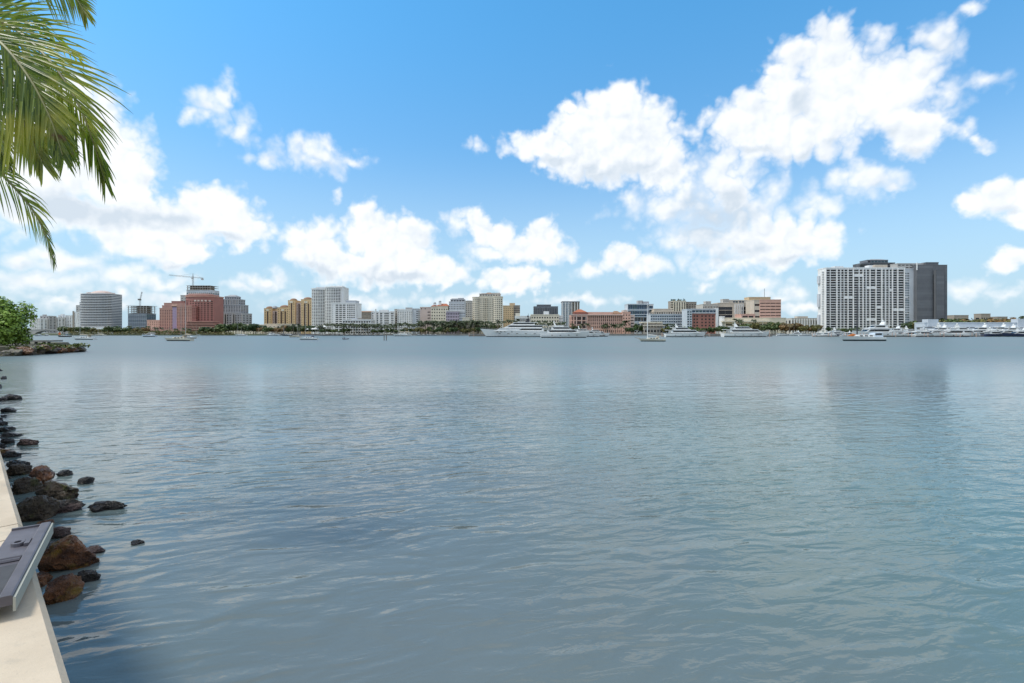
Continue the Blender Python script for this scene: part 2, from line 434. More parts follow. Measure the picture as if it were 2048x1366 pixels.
class Bld:
    def __init__(s, name, label, Y, xc, group=None, zb=LAND_Z):
        s.Y = Y; s.xc = px(xc, Y); s.zb = zb
        s.root = tag(empty(name, (s.xc, Y, zb)), label, 'building', group)
        s.nw = 0; s.extra = MB()
    def X(s, x, dy=0): return px(x, s.Y + dy) - s.xc
    def Z(s, y, dy=0): return pz(y, s.Y + dy) - s.zb
    def window(s, c, u, n, w, h, g, fr, style):
        s.nw += 1
        if s.nw > 296:
            b = s.extra; mi = b.mi(GLASS[g]); a = u * (w / 2); z = Vector((0, 0, h / 2))
            b.quad(c - a - z, c + a - z, c + a + z, c - a + z, mi); return
        o = bpy.data.objects.new('window', win_mesh(g, fr, style)); COL.objects.link(o)
        o.parent = s.root; o.location = c; o.scale = (w, 1, h)
        o.rotation_euler = (0, 0, atan2(u.y, u.x))
    def facade(s, mb, p0, u, W, H, cols, rows, rec, m, win, fr='w', style='v', skip=()):
        """wall panel with real openings; windows stand in the recess"""
        u = Vector(u); p0 = Vector(p0); n = u.cross(Vector((0, 0, 1)))
        Q = lambda a, z, d=0: p0 + u * a + Vector((0, 0, z)) - n * d
        zp = 0.0
        for ri, (z0, z1) in enumerate(rows):
            z0 *= H; z1 *= H
            if z0 > zp + 1e-4: mb.quad(Q(0, zp), Q(W, zp), Q(W, z0), Q(0, z0), m)
            ap = 0.0
            for ci, (a0, a1) in enumerate(cols):
                if (ci, ri) in skip: continue
                a0 *= W; a1 *= W
                if a0 > ap + 1e-4: mb.quad(Q(ap, z0), Q(a0, z0), Q(a0, z1), Q(ap, z1), m)
                mb.quad(Q(a0, z0), Q(a1, z0), Q(a1, z0, rec), Q(a0, z0, rec), m)
                mb.quad(Q(a0, z1, rec), Q(a1, z1, rec), Q(a1, z1), Q(a0, z1), m)
                mb.quad(Q(a0, z0), Q(a0, z0, rec), Q(a0, z1, rec), Q(a0, z1), m)
                mb.quad(Q(a1, z0, rec), Q(a1, z0), Q(a1, z1), Q(a1, z1, rec), m)
                if win: s.window(Q((a0 + a1) / 2, (z0 + z1) / 2, rec), u, n, a1 - a0, z1 - z0, pick(win), fr, style)
                ap = a1
            if ap < W - 1e-4: mb.quad(Q(ap, z0), Q(W, z0), Q(W, z1), Q(ap, z1), m)
            zp = z1
        if zp < H - 1e-4: mb.quad(Q(0, zp), Q(W, zp), Q(W, H), Q(0, H), m)
    def vol(s, x0, x1, yt, yb=668, dy=0.0, dep=18.0, wall='white', nx=0, nz=0, fx=.6, fz=.55, rec=.35, win='dark', fr='d', style='v',
            base=.05, top=.95, cols=None, rows=None, side=None, name='wall', lip=.25, liph=.8, skip=(), zb=None, roofmat=None):
        """box volume whose front face spans the given photo columns and rows at the front plane Y+dy"""
        X0, X1 = s.X(x0, dy), s.X(x1, dy); Z1 = s.Z(yt, dy); Z0 = (0.0 if yb >= 656 else s.Z(yb, dy)) if zb is None else zb
        W, H = X1 - X0, Z1 - Z0
        mb = MB(); m = mb.mi(wall_mat(wall)); rm = mb.mi(roofmat or ROOF_GREY)
        cols = cols or (cells(nx, fx) if nx else []); rows = rows or (cells(nz, fz, base, top) if nz else [])
        if not cols: rows = []
        s.facade(mb, (X0, dy, Z0), (1, 0, 0), W, H, cols, rows, rec, m, win, fr, style, skip)
        ns = side if side is not None else (max(1, int(nx * dep / W)) if nx else 0)
        sc = cells(ns, fx) if ns else []
        right_visible = (x0 + x1) / 2 < 1024
        sr = rows if sc else []
        s.facade(mb, (X1, dy, Z0), (0, 1, 0), dep, H, sc if right_visible else [], sr if right_visible else [], rec, m, win, fr, style)
        s.facade(mb, (X0, dy + dep, Z0), (0, -1, 0), dep, H, [] if right_visible else sc, [] if right_visible else sr, rec, m, win, fr, style)
        mb.quad((X1, dy + dep, Z0), (X0, dy + dep, Z0), (X0, dy + dep, Z1), (X1, dy + dep, Z1), m)
        mb.quad((X0, dy, Z1), (X1, dy, Z1), (X1, dy + dep, Z1), (X0, dy + dep, Z1), rm)
        o = mb.build(name, None, s.root)
        if liph:
            e = MB(); t = .35
            for (a, b, c, d) in ((X0 - lip, X1 + lip, dy - lip, dy + t), (X0 - lip, X1 + lip, dy + dep - t, dy + dep + lip)): e.box(a, b, c, d, Z1 - .12, Z1 + liph)
            for (a, b) in ((X0 - lip, X0 + t), (X1 - t, X1 + lip)): e.box(a, b, dy + t, dy + dep - t, Z1 - .12, Z1 + liph)
            e.build('parapet', wall_mat(wall), s.root)
        return X0, X1, Z0, Z1
    def slabs(s, x0, x1, yt, yb, n, out=1.2, th=.3, dy=0.0, wall='white', name='balcony', railh=1.0):
        """a row of projecting balconies, each a slab with a solid front"""
        X0, X1 = s.X(x0, dy), s.X(x1, dy); Z1, Z0 = s.Z(yt, dy), max(s.Z(yb, dy), 0.5)
        b = MB(); b.box(X0, X1, dy - out, dy - .02, 0, th)
        if railh: b.box(X0, X1, dy - out, dy - out + .12, th, th + railh)
        b.mats = [wall_mat(wall)]; b.m = [0] * len(b.f)
        me = b.mesh(name)
        for i in range(n): place(name, me, s.root, (0, 0, Z0 + (Z1 - Z0) * i / max(1, n - 1)))
    def piers(s, xs, yt, yb, w=.8, out=.5, dy=0.0, wall='white', name='pier'):
        Z1, Z0 = s.Z(yt, dy), (0.0 if yb >= 656 else s.Z(yb, dy))
        b = MB(); b.box(-w / 2, w / 2, dy - out, dy - .02, Z0, Z1); b.mats = [wall_mat(wall)]; b.m = [0] * len(b.f)
        me = b.mesh(name)
        for x in xs: place(name, me, s.root, (s.X(x, dy), 0, 0))
    def boxpart(s, name, x0, x1, yt, yb, dy=0.0, dep=6.0, material=None):
        b = MB(); b.box(s.X(x0, dy), s.X(x1, dy), dy, dy + dep, 0.0 if yb >= 656 else s.Z(yb, dy), s.Z(yt, dy))
        return b.build(name, material or wall_mat('white'), s.root)
    def hip(s, name, x0, x1, ye, yr, dy=0.0, dep=10.0, material=None, over=.6, inset=.35):
        """hipped roof from eaves row ye up to ridge row yr"""
        X0, X1 = s.X(x0, dy) - over, s.X(x1, dy) + over; a, b_ = dy - over, dy + dep + over
        Z0, Z1 = s.Z(ye, dy), s.Z(yr, dy); q = min(inset * (X1 - X0), (b_ - a) / 2 - .05)
        b = MB()
        b.taper([(X0, a), (X1, a), (X1, b_), (X0, b_)], Z0, [(X0 + q, (a + b_) / 2 - .1), (X1 - q, (a + b_) / 2 - .1), (X1 - q, (a + b_) / 2 + .1), (X0 + q, (a + b_) / 2 + .1)], Z1)
        return b.build(name, material or ROOF_TERRA, s.root)
    def dome(s, name, xc, r, yb, yt, dy=0.0, yy=4.0, material=None, seg=14):
        R = (s.X(xc + r, dy) - s.X(xc, dy)); Z0, Z1 = s.Z(yb, dy), s.Z(yt, dy); b = MB(); cx = s.X(xc, dy)
        rr = []
        for k in range(6):
            t = k / 5 * pi / 2 * .97
            rr.append([(cx + R * cos(t) * cos(2 * pi * q / seg), dy + yy + R * cos(t) * sin(2 * pi * q / seg), Z0 + (Z1 - Z0) * sin(t)) for q in range(seg)])
        b.rings(rr)
        return b.build(name, material or ROOF_BROWN, s.root, smooth=True)
    def bow(s, x0, x1, yt, yb, bulge, nseg, dy=0.0, dep=14.0, wall='white', per=1, nz=10, fx=.7, fz=.6, rec=.35, win='dark', fr='w', style='v', base=.04, top=.96, name='wall', liph=.8, lip=.4, zb=None, cope=None):
        """volume with a curved front"""
        X0, X1 = s.X(x0, dy), s.X(x1, dy); Z1 = s.Z(yt, dy); Z0 = (0.0 if yb >= 656 else s.Z(yb, dy)) if zb is None else zb
        pts = []
        for k in range(nseg + 1):
            t = -1 + 2 * k / nseg
            pts.append(Vector((X0 + (X1 - X0) * (k / nseg), dy - bulge * sqrt(max(0, 1 - t * t * .96)), 0)))
        mb = MB(); m = mb.mi(wall_mat(wall)); rm = mb.mi(ROOF_GREY)
        rows = cells(nz, fz, base, top) if nz else []
        for k in range(nseg):
            a, c = pts[k], pts[k + 1]; d = c - a
            s.facade(mb, (a.x, a.y, Z0), d.normalized(), d.length, Z1 - Z0, cells(per, fx) if nz else [], rows, rec, m, win, fr, style)
        back = dy + dep
        mb.quad((pts[-1].x, pts[-1].y, Z0), (X1, back, Z0), (X1, back, Z1), (pts[-1].x, pts[-1].y, Z1), m)
        mb.quad((X0, back, Z0), (pts[0].x, pts[0].y, Z0), (pts[0].x, pts[0].y, Z1), (X0, back, Z1), m)
        mb.quad((X1, back, Z0), (X0, back, Z0), (X0, back, Z1), (X1, back, Z1), m)
        i = len(mb.v); ring = [(p.x, p.y, Z1) for p in pts] + [(X1, back, Z1), (X0, back, Z1)]
        mb.v += ring; mb.f.append(tuple(range(i, i + len(ring)))); mb.m.append(rm)
        mb.build(name, None, s.root)
        if liph:
            e = MB(); cx = (X0 + X1) / 2
            big = [(cx + (p.x - cx) * (1 + lip / max(3, X1 - cx)), p.y - lip) for p in pts] + [(X1 + lip, back), (X0 - lip, back)]
            e.prism(big, Z1 - .15, Z1 + liph); e.build('cornice', cope or wall_mat(wall), s.root)
        return X0, X1, Z0, Z1
    def bowslabs(s, x0, x1, yt, yb, n, bulge, nseg, out=1.4, th=.35, dy=0.0, dep=14.0, wall='white', name='floor_slab', over=0.0):
        X0, X1 = s.X(x0, dy) - over, s.X(x1, dy) + over; Z1, Z0 = s.Z(yt, dy), max(s.Z(yb, dy), 0.5)
        pts = []
        for k in range(nseg + 1):
            t = -1 + 2 * k / nseg
            pts.append((X0 + (X1 - X0) * (k / nseg), dy - out - bulge * sqrt(max(0, 1 - t * t * .96))))
        pts += [(X1, dy + dep), (X0, dy + dep)]
        b = MB(); b.prism(pts, 0, th); b.mats = [wall_mat(wall)]; b.m = [0] * len(b.f); me = b.mesh(name)
        for i in range(n): place(name, me, s.root, (0, 0, Z0 + (Z1 - Z0) * i / max(1, n - 1)))
    def done(s):
        if s.extra.f:
            o = s.extra.build('windows', None, s.root); o['kind'] = 'stuff'
        return s.root
# ------------------------------------------------------------------ buildings, from the bridge end along the shore
for i, (a, b, t, nx, nz, w) in enumerate([(60,80,637,5,9,'white'),(80,98,632,3,10,'concrete'),(98,116,635,5,10,'white'),(116,143,631,6,11,'white')]):
    B = Bld('condominium', ['pale low slab condominium next to the sea-grape tree beyond the bridge', 'narrow greyish condominium beyond the arched bridge', 'pale condominium with rows of square windows beyond the bridge',
        'wide white condominium with a roof hut beyond the bridge'][i], 1500 + 25 * i, (a + b) / 2)
    B.vol(a, b, t, 664, dep=25, wall=w, nx=nx, nz=nz, fx=.5, fz=.5, rec=.6, win='soft', side=2)
    B.boxpart('roof_hut', a + 5, a + 10, t - 3, t, dy=6, dep=6, material=wall_mat(w))
    if i == 3: B.piers([121, 127, 133], t, 663, w=1.6, out=1.0, wall='cool')
    B.done()
B = Bld('apartment_slab', 'plain white slab block leaning against the curved glass tower', 1150, 153)
B.vol(145, 160, 624, 665, dep=26, wall='white', nx=2, nz=14, fx=.25, fz=.4, rec=.5, win='soft', side=3)
B.vol(152, 162, 611, 665, dy=30, dep=16, wall='concrete', nx=2, nz=14, fx=.5, fz=.4, win='soft', side=0)
B.boxpart('dark_side_strip', 145, 148, 622, 664, dy=-.8, dep=.75, material=wall_mat('taupe')); B.done()  # added taupe strip that colours the slab's left side dark

B = Bld('curved_tower', 'curved dark glass tower with white floor bands and domed roof', 900, 193)
B.bow(163, 225, 589, 662, 9, 12, dep=22, wall='slate', per=1, nz=20, fx=.92, fz=.86, rec=.15, win='slate', fr='d', style='v', liph=0)
B.bowslabs(162.5, 225.5, 588.5, 654, 21, 9, 12, out=1.5, th=.95, dep=22, wall='white')
B.bow(159.5, 170, 604, 662, 2, 4, dy=6, dep=14, wall='slate', per=1, nz=18, fx=.8, fz=.7, rec=.15, win='teal', fr='d', liph=.6)
B.bowslabs(159, 171, 604, 654, 19, 2, 4, out=1.1, th=.6, dy=6, dep=14, wall='white')
B.dome('crown_roof', 197, 19, 588.5, 580.5, yy=8, material=wall_mat('pale_pink'))
B.bow(174, 218, 585.5, 589, 5, 8, dy=3, dep=14, wall='pale_pink', nz=0, liph=.5)
B.boxpart('podium', 160, 228, 654.5, 668, dy=-12, dep=8, material=wall_mat('white')); B.done()

B = Bld('unfinished_tower', 'unfinished blue glass tower with open concrete floors on top', 900, 274)
B.vol(256, 293, 627, 662, dep=24, wall='slate', nx=9, nz=11, fx=.85, fz=.82, rec=.2, win='blue', fr='d', side=4, liph=0)
B.slabs(255.5, 293.5, 629, 656, 11, out=.5, th=.6, wall='bluewhite', railh=0, name='floor_slab')
b = MB()
for k, y in enumerate((626, 622.2, 618.4, 614.6, 611.5)):
    m = MB(); o = 1.5 if k == 4 else 0
    m.box(B.X(254 - o), B.X(294 + o), -.6, 24, B.Z(y) - .35, B.Z(y) + .1); m.build('floor_slab', wall_mat('concrete'), B.root)
for x in (256, 262, 268, 280, 286, 292):
    for yy in (1, 12, 22):
        m = MB(); m.box(B.X(x) - .45, B.X(x) + .45, yy - .4, yy + .4, B.Z(626.6), B.Z(611.9)); m.build('column', wall_mat('concrete'), B.root)
m = MB(); m.box(B.X(271), B.X(287), 5, 18, B.Z(626.9), B.Z(612.5)); m.build('core_wall', wall_mat('taupe'), B.root)
B.done()

def lattice(mb, p0, p1, w, step, r=.09):
    """square lattice boom between two points"""
    p0, p1 = Vector(p0), Vector(p1); d = (p1 - p0); L = d.length; t = d.normalized()
    u = t.cross(Vector((0, 1, 0)))
    if u.length < .1: u = Vector((1, 0, 0))
    u.normalize(); v = t.cross(u)
    cs = [(u * a + v * b) * (w / 2) for a, b in ((-1, -1), (1, -1), (1, 1), (-1, 1))]
    for c in cs: mb.tube([p0 + c, p1 + c], r, 4)
    n = max(2, int(L / step))
    for k in range(n):
        a, b = p0 + t * (L * k / n), p0 + t * (L * (k + 1) / n)
        for q in range(4):
            c0, c1 = cs[q], cs[(q + 1) % 4]
            mb.tube([a + (c0 if k % 2 else c1), b + (c1 if k % 2 else c0)], r * .6, 3, cap=False)
CRANE = mat('crane_paint', (0.17, 0.15, 0.13), 0.5, metal=.2)
def tower_crane(label, x, ybase, ytop, yjib, xj0, xj1, Y, zb, tilt=0.0):
    r = tag(empty('tower_crane', (px(x, Y), Y, zb)), label, 'crane')
    Z = lambda y: pz(y, Y) - zb
    m = MB(); lattice(m, (0, 0, 0), (0, 0, Z(yjib)), 1.9, 2.2, .14); m.build('mast', CRANE, r)
    if xj0 is not None:
        a = px(xj0, Y) - px(x, Y); c = px(xj1, Y) - px(x, Y); zj = Z(yjib)
        m = MB(); lattice(m, (0, 0, zj), (a, 3, zj + tilt), 1.5, 2.4, .13); m.build('jib', CRANE, r)
        m = MB(); lattice(m, (0, 0, zj), (c, -1, zj - tilt * .4), 1.5, 2.4, .14); m.build('counter_jib', CRANE, r)
        m = MB(); m.box(c - 3.2, c - .4, -2, 1, zj - 3.2 - tilt * .4, zj - .2 - tilt * .4); m.build('counterweight', wall_mat('concrete'), r)
        m = MB(); m.box(-1.2, 1.2, -2.6, -1.0, zj - 3.2, zj - .8); m.build('cab', wall_mat('concrete'), r)
        m = MB(); m.tube([(0, 0, zj), (0, 0, Z(ytop))], [.7, .25], 5); m.build('apex', CRANE, r)
        m = MB(); m.tube([(0, 0, Z(ytop)), (a * .6, 1.8, zj + tilt * .6 + .7)], .08, 4); m.tube([(0, 0, Z(ytop)), (c * .85, -1, zj - tilt * .3 + .7)], .08, 4); m.build('tie_rod', CRANE, r)
    else:
        m = MB(); lattice(m, (0, 0, Z(yjib)), (-.6, 6, Z(ytop)), 1.3, 2.4, .14); m.build('jib', CRANE, r)
        m = MB(); m.box(-1.6, 1.6, -3.5, 1.2, Z(yjib) - .6, Z(yjib) + 2.0); m.build('cab', CRANE, r)
    return r
tower_crane('slender crane mast standing on the unfinished blue glass tower', 280, 612, 583, 600, None, None, 915, pz(611.5, 900) + .12)

# pink complex
B = Bld('unfinished_block', 'unfinished grey glass block rising behind the pink drum tower', 860, 397)
B.vol(373, 421, 580, 664, dep=26, wall='cool', nx=12, nz=16, fx=.7, fz=.6, rec=.3, win='teal', fr='w', side=4, liph=0)
for k, y in enumerate((579.5, 575, 571)):
    m = MB(); m.box(B.X(373), B.X(420.5), -.6, 26, B.Z(y) - .4, B.Z(y) + .1); m.build('floor_slab', wall_mat('concrete'), B.root)
for x in range(375, 421, 5):
    m = MB(); m.box(B.X(x) - .5, B.X(x) + .5, .2, 1.2, B.Z(580), B.Z(571.4)); m.build('column', wall_mat('taupe'), B.root)
m = MB(); m.box(B.X(377), B.X(414), 6, 22, B.Z(580), B.Z(571.6)); m.build('core_wall', wall_mat('taupe'), B.root)
B.vol(361, 374, 591, 664, dy=4, dep=18, wall='concrete', nx=2, nz=16, fx=.4, fz=.3, win='mid' if False else 'soft', side=0)
B.done()
tower_crane('tower crane with long jib above the unfinished block behind the pink tower', 386, 571, 547, 554.5, 336, 407, 872, pz(571, 860) + .12, tilt=4.0)

B = Bld('pink_office', 'stepped pink office block with a purple glass strip', 760, 345)
B.vol(319, 346, 617, 664, dep=26, wall='rose', nx=6, nz=15, fx=.62, fz=.42, rec=.5, win='brown', fr='d', style='h', side=0)
B.vol(324, 394, 611.5, 664, dy=6, dep=26, wall='rose', nx=0, liph=.7)
B.vol(328, 392, 606.5, 664, dy=10, dep=20, wall='rose', nx=0, liph=.7)
B.vol(343, 368, 603, 664, dy=14, dep=12, wall='pink', nx=0, liph=.7)
B.vol(353.5, 384, 611.5, 664, dy=-1, dep=12, wall='rose', nx=7, nz=17, fx=.62, fz=.42, rec=.5, win='brown', fr='d', style='h', side=0)
B.vol(384, 391.5, 613, 664, dy=-3, dep=12, wall='pink', nx=2, nz=17, fx=.72, fz=.5, rec=.8, win='brown', fr='d', style='h', side=2)
for i in range(9):
    m = MB(); za = B.Z(660) + (B.Z(612) - B.Z(660)) * i / 9; m.box(B.X(345.5), B.X(354), -.6, -.1 + .4, za, za + (B.Z(612) - B.Z(660)) / 9 - .15); m.build('glass_panel', mat('purple_glass', (0.33, 0.25, 0.36), 0.25, var=.15), B.root)
m = MB(); m.box(B.X(344), B.X(355), -.9, 1, B.Z(612.5), B.Z(608.5)); m.build('arch_head', wall_mat('salmon'), B.root)
m = MB(); m.box(B.X(344.5), B.X(354.5), -.8, .9, B.Z(614.5), B.Z(612.6)); m.build('window_band', GLASS['dark'], B.root)
B.vol(294, 320, 641, 664, dy=2, dep=20, wall='salmon', nx=6, nz=6, fx=.4, fz=.4, win='brown', fr='d', style='h', skip={(2, 1), (2, 3), (0, 5)}, side=0)
B.boxpart('podium', 288, 396, 658.5, 668, dy=-14, dep=10, material=wall_mat('rose')); B.done()

B = Bld('pink_drum_tower', 'tall round-fronted dark pink office tower with arched top windows', 770, 402)
B.bow(373, 429, 594, 664, 8, 10, dep=24, wall='pink', per=1, nz=16, fx=.5, fz=.5, rec=.5, win='brown', fr='d', style='h', base=.02, top=.9, liph=1.6, lip=.9, cope=wall_mat('rose'))
B.bow(374, 426, 590.5, 596, 6, 10, dy=4, dep=16, wall='rose', nz=0, liph=.7)
B.bow(378, 418, 588, 592, 4, 8, dy=6, dep=12, wall='pale_pink', nz=0, liph=.6)
for x in (397.5, 404, 410.5, 417, 423.5):
    t = (x - 401) / 28.0; m = MB(); yy = -8 * sqrt(max(0, 1 - t * t)) - .75
    m.box(B.X(x) - 1.5, B.X(x) + 1.5, yy, yy + .5, B.Z(603.5), B.Z(600.3)); m.build('arch_head', wall_mat('pale_pink'), B.root)
B.vol(372, 382, 601, 664, dy=-6, dep=10, wall='pink', nx=2, nz=16, fx=.5, fz=.45, win='brown', fr='d', style='h', side=0)
for k in range(6):
    y = 643.5 + k * 3.0
    m = MB(); m.box(B.X(392), B.X(455 - abs(k - 3) * 3), -26 - k, -8, B.Z(y) - .95, B.Z(y)); m.build('terrace', wall_mat('rose'), B.root)
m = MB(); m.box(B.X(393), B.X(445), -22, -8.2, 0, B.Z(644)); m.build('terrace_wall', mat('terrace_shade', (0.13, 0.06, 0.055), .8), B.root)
B.done()

B = Bld('stepped_tower', 'grey stepped office tower with an octagonal crown', 820, 460)
B.vol(436, 485, 627, 664, dep=30, wall='grey', nx=9, nz=8, fx=.55, fz=.42, rec=.5, win='slate', fr='w', style='h', side=3)
B.vol(440.5, 481.5, 610, 626, dy=3, dep=24, wall='grey', nx=8, nz=5, fx=.6, fz=.42, rec=.5, win='slate', fr='w', style='h', side=3)
B.vol(444.5, 477.5, 599, 609, dy=5, dep=20, wall='grey', nx=7, nz=2, fx=.6, fz=.7, rec=.7, win='slate', fr='w', style='x', side=3)
B.piers([446, 451, 456, 461, 466, 471, 476], 600, 612, w=1.0, out=.7, dy=5, wall='concrete')
B.vol(449.5, 472.5, 594, 598.5, dy=8, dep=14, wall='grey', nx=5, nz=1, fx=.6, fz=.5, win='slate', side=2)
B.hip('crown_roof', 449.5, 472.5, 593, 589, dy=8, dep=14, material=ROOF_GREY, inset=.3)
for x in (437, 449, 453, 466, 470, 484): B.piers([x], 627, 662, w=1.3, out=.6, wall='concrete')
for x0, x1 in ((449.5, 452.5), (466.5, 469.5)):
    m = MB(); m.box(B.X(x0), B.X(x1), -.35, -.05, B.Z(655), B.Z(629)); m.build('window_strip', GLASS['dark'], B.root)
B.done()

B = Bld('convention_hall', 'long low beige hall behind dark trees', 740, 500)
B.vol(445, 530, 650, 668, dep=40, wall='cream', nx=10, nz=1, fx=.35, fz=.2, win='soft', side=2)
B.vol(528, 585, 648.5, 668, dy=-6, dep=30, wall='beige', nx=7, nz=2, fx=.4, fz=.3, win='soft', side=2)
B.boxpart('canopy', 502, 548, 653.6, 655.4, dy=-16, dep=9, material=wall_mat('cream'))
for k in range(7): B.boxpart('column', 503 + k * 6.2, 504 + k * 6.2, 655.4, 668, dy=-15.6, dep=.7, material=wall_mat('cream'))
B.done()

def ochre_tower(label, x0, x1, yt, Y, nz, xs):
    B = Bld('ochre_tower', label, Y, (x0 + x1) / 2)
    w = x1 - x0
    B.vol(x0, x0 + w * .30, yt + 3, 664, dep=24, wall='yellow', nx=3, nz=nz, fx=.4, fz=.42, win='brown', side=0, liph=.5)
    B.vol(x0 + w * .55, x1, yt + 1, 664, dep=24, wall='yellow', nx=5, nz=nz, fx=.4, fz=.42, win='brown', side=3, liph=.5)
    B.vol(x0 + w * .30, x0 + w * .55, yt + 8, 664, dy=4, dep=18, wall='pale_pink', nx=4, nz=nz, fx=.5, fz=.5, win='dark', side=0, liph=.4)
    for f in (.12, .40, .68, .84):
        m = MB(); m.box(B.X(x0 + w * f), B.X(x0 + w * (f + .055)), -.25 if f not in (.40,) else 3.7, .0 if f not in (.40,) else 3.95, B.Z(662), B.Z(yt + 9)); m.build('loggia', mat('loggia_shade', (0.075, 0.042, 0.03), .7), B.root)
    B.dome('roof', x0 + w * .14, w * .15, yt + 2.4, yt - 2, yy=9, material=ROOF_BROWN)
    B.dome('roof', x0 + w * .76, w * .19, yt + .4, yt - 4.5, yy=9, material=ROOF_BROWN)
    for f in (.14, .76):
        m = MB(); m.box(B.X(x0 + w * f) - 2.4, B.X(x0 + w * f) + 2.4, -.45, -.05, B.Z(yt + 8), B.Z(yt + 4.2)); m.build('gable_window', wall_mat('cream'), B.root)
    return B
B = ochre_tower('lower ochre and pink condominium with domed brown roofs', 528, 577, 614, 880, 13, None)
B.dome('roof', 544.5, 6, 617, 611, yy=10, material=ROOF_GREY); B.done()
B = ochre_tower('taller ochre condominium with domed roofs beside the white towers', 576, 623, 598, 800, 18, None); B.done()

B = Bld('white_condo_tower', 'tall white condominium of two curved shafts with dark balcony rows', 700, 660)
B.bow(623.5, 651, 578, 664, 3, 6, dep=22, wall='white', per=1, nz=29, fx=.86, fz=.56, rec=1.0, win='dark', fr='w', style='h', liph=1.0, base=.03, top=.98)
B.bow(650, 682, 575, 664, 4, 7, dy=-3, dep=24, wall='white', per=1, nz=29, fx=.86, fz=.56, rec=1.0, win='dark', fr='w', style='h', liph=1.0, base=.03, top=.98)
B.vol(682, 686.5, 574.5, 664, dy=-2, dep=22, wall='white', nx=0, liph=.8)
B.vol(686, 691, 577, 664, dy=6, dep=14, wall='white', nx=1, nz=26, fx=.6, fz=.5, rec=.6, win='dark', fr='w', style='h', side=1)
B.boxpart('penthouse', 632, 655, 574, 578, dy=5, dep=10, material=wall_mat('cool'))
B.boxpart('penthouse', 661, 684, 571.5, 575, dy=4, dep=12, material=wall_mat('white')); B.done()
B = Bld('white_office_block', 'white office block with square dark windows before the tall condominium', 665, 690)
B.vol(663, 711, 606.5, 664, dep=26, wall='white', cols=cells(2, .42, .02, .13 + .0) [:1] + cells(3, .8, .15, .6) + cells(4, .78, .63, .98), nz=14, fz=.56, rec=.8, win='dark', fr='d', style='h', base=.05, top=.97, side=0)
B.vol(691, 711, 602, 606.3, dy=4, dep=16, wall='cool', nx=0)
B.vol(711, 715, 607.5, 664, dy=6, dep=18, wall='white', nx=0, side=0); B.done()
B = Bld('podium_block', 'low white podium with open dark bays behind the palm row', 640, 714)
B.vol(685, 742, 640, 664, dep=18, wall='white', nx=11, nz=5, fx=.8, fz=.58, rec=1.4, win='dark', fr='d', style='h', base=.02, top=.96, side=3)
B.boxpart('penthouse', 703, 714, 636, 640, dy=6, dep=8, material=wall_mat('cool'))
B.boxpart('penthouse', 716, 724, 636.6, 640, dy=4, dep=8, material=wall_mat('taupe')); B.done()
B = Bld('taupe_block', 'brownish apartment block half hidden behind white neighbours', 860, 731)
B.vol(716, 748, 625, 664, dep=20, wall='taupe', nx=8, nz=12, fx=.4, fz=.5, win='soft', side=2)
B.hip('roof', 716, 748, 624.5, 621.5, dep=20, material=ROOF_BROWN, inset=.15); B.done()

B = Bld('white_slab_condo', 'white condominium with stair shafts and long balcony bands', 690, 766)
B.vol(743, 789, 624, 664, dep=17, wall='white', cols=[(.02, .085), (.22, .29), (.36, .47), (.55, .76), (.84, .96)], nz=12, fz=.52, rec=.9, win='dark', fr='w', style='h', base=.03, top=.97, side=0)
B.boxpart('stair_shaft', 750, 752.5, 618, 664, dy=-.8, dep=.75)
B.boxpart('stair_shaft', 758, 760, 620, 664, dy=-.8, dep=.75)
B.boxpart('penthouse', 760, 775, 619.5, 624, dy=5, dep=8); B.boxpart('penthouse', 780, 787, 622, 624, dy=5, dep=6); B.done()
B = Bld('white_grid_condo', 'white condominium with an even grid of dark windows', 690, 812)
B.vol(795, 824, 620, 664, dep=17, wall='white', nx=8, nz=11, fx=.55, fz=.5, rec=.6, win='dark', fr='w', side=0, base=.06)
B.vol(824, 836, 618, 664, dy=1.5, dep=16, wall='cool', cols=[(.72, .96)], nz=11, fz=.5, win='dark', side=2)
B.vol(789, 796, 619, 664, dy=6, dep=10, wall='greige', nx=1, nz=10, fx=.4, fz=.4, win='soft', side=0)
B.boxpart('penthouse', 811, 823, 615, 620, dy=5, dep=8, material=wall_mat('concrete')); B.boxpart('penthouse', 799, 806, 617.5, 620, dy=5, dep=8); B.done()

B = Bld('blank_pink_block', 'pinkish beige block with a mostly blank front wall', 740, 851)
B.vol(840, 862, 615, 664, dep=22, wall='pale_pink', cols=[(.70, .80), (.84, .94)], nz=7, fz=.42, win='brown', side=2, base=.08, top=.88)
m = MB()
for x in (842, 849.5): B.boxpart('window_niche', x, x + 1.6, 616.5, 618.5, dy=-.15, dep=.14, material=GLASS['mid'])
B.done()
B = Bld('cupola_building', 'cream building with red tiled roof and two white cupolas', 700, 879)
B.vol(862, 896, 613, 664, dep=20, wall='cream', nx=7, nz=8, fx=.42, fz=.42, win='dark', side=0, liph=.4)
B.hip('roof', 862, 872, 613, 609.5, dep=20, material=ROOF_TERRA, inset=.2)
B.hip('roof', 873, 897, 612, 606.5, dy=1, dep=18, material=ROOF_TERRA, inset=.25)
for x, yt in ((868.5, 604.5), (879, 601.5)):
    m = MB(); cx = B.X(x); R = 1.5
    for q in range(6): a = q * pi / 3; m.box(cx + R * cos(a) - .22, cx + R * cos(a) + .22, 5 + R * sin(a) - .22, 5 + R * sin(a) + .22, B.Z(610), B.Z(yt + 1.6))
    m.box(cx - 1.9, cx + 1.9, 3.1, 6.9, B.Z(610), B.Z(608.4)); m.build('cupola', wall_mat('white'), B.root)
    B.dome('cupola_dome', x, 2.9, yt + 1.8, yt - .6, yy=5, material=ROOF_GREY, seg=8)
B.done()
B = Bld('grey_penthouse_tower', 'pale grey tower with stepped dark penthouse', 700, 914)
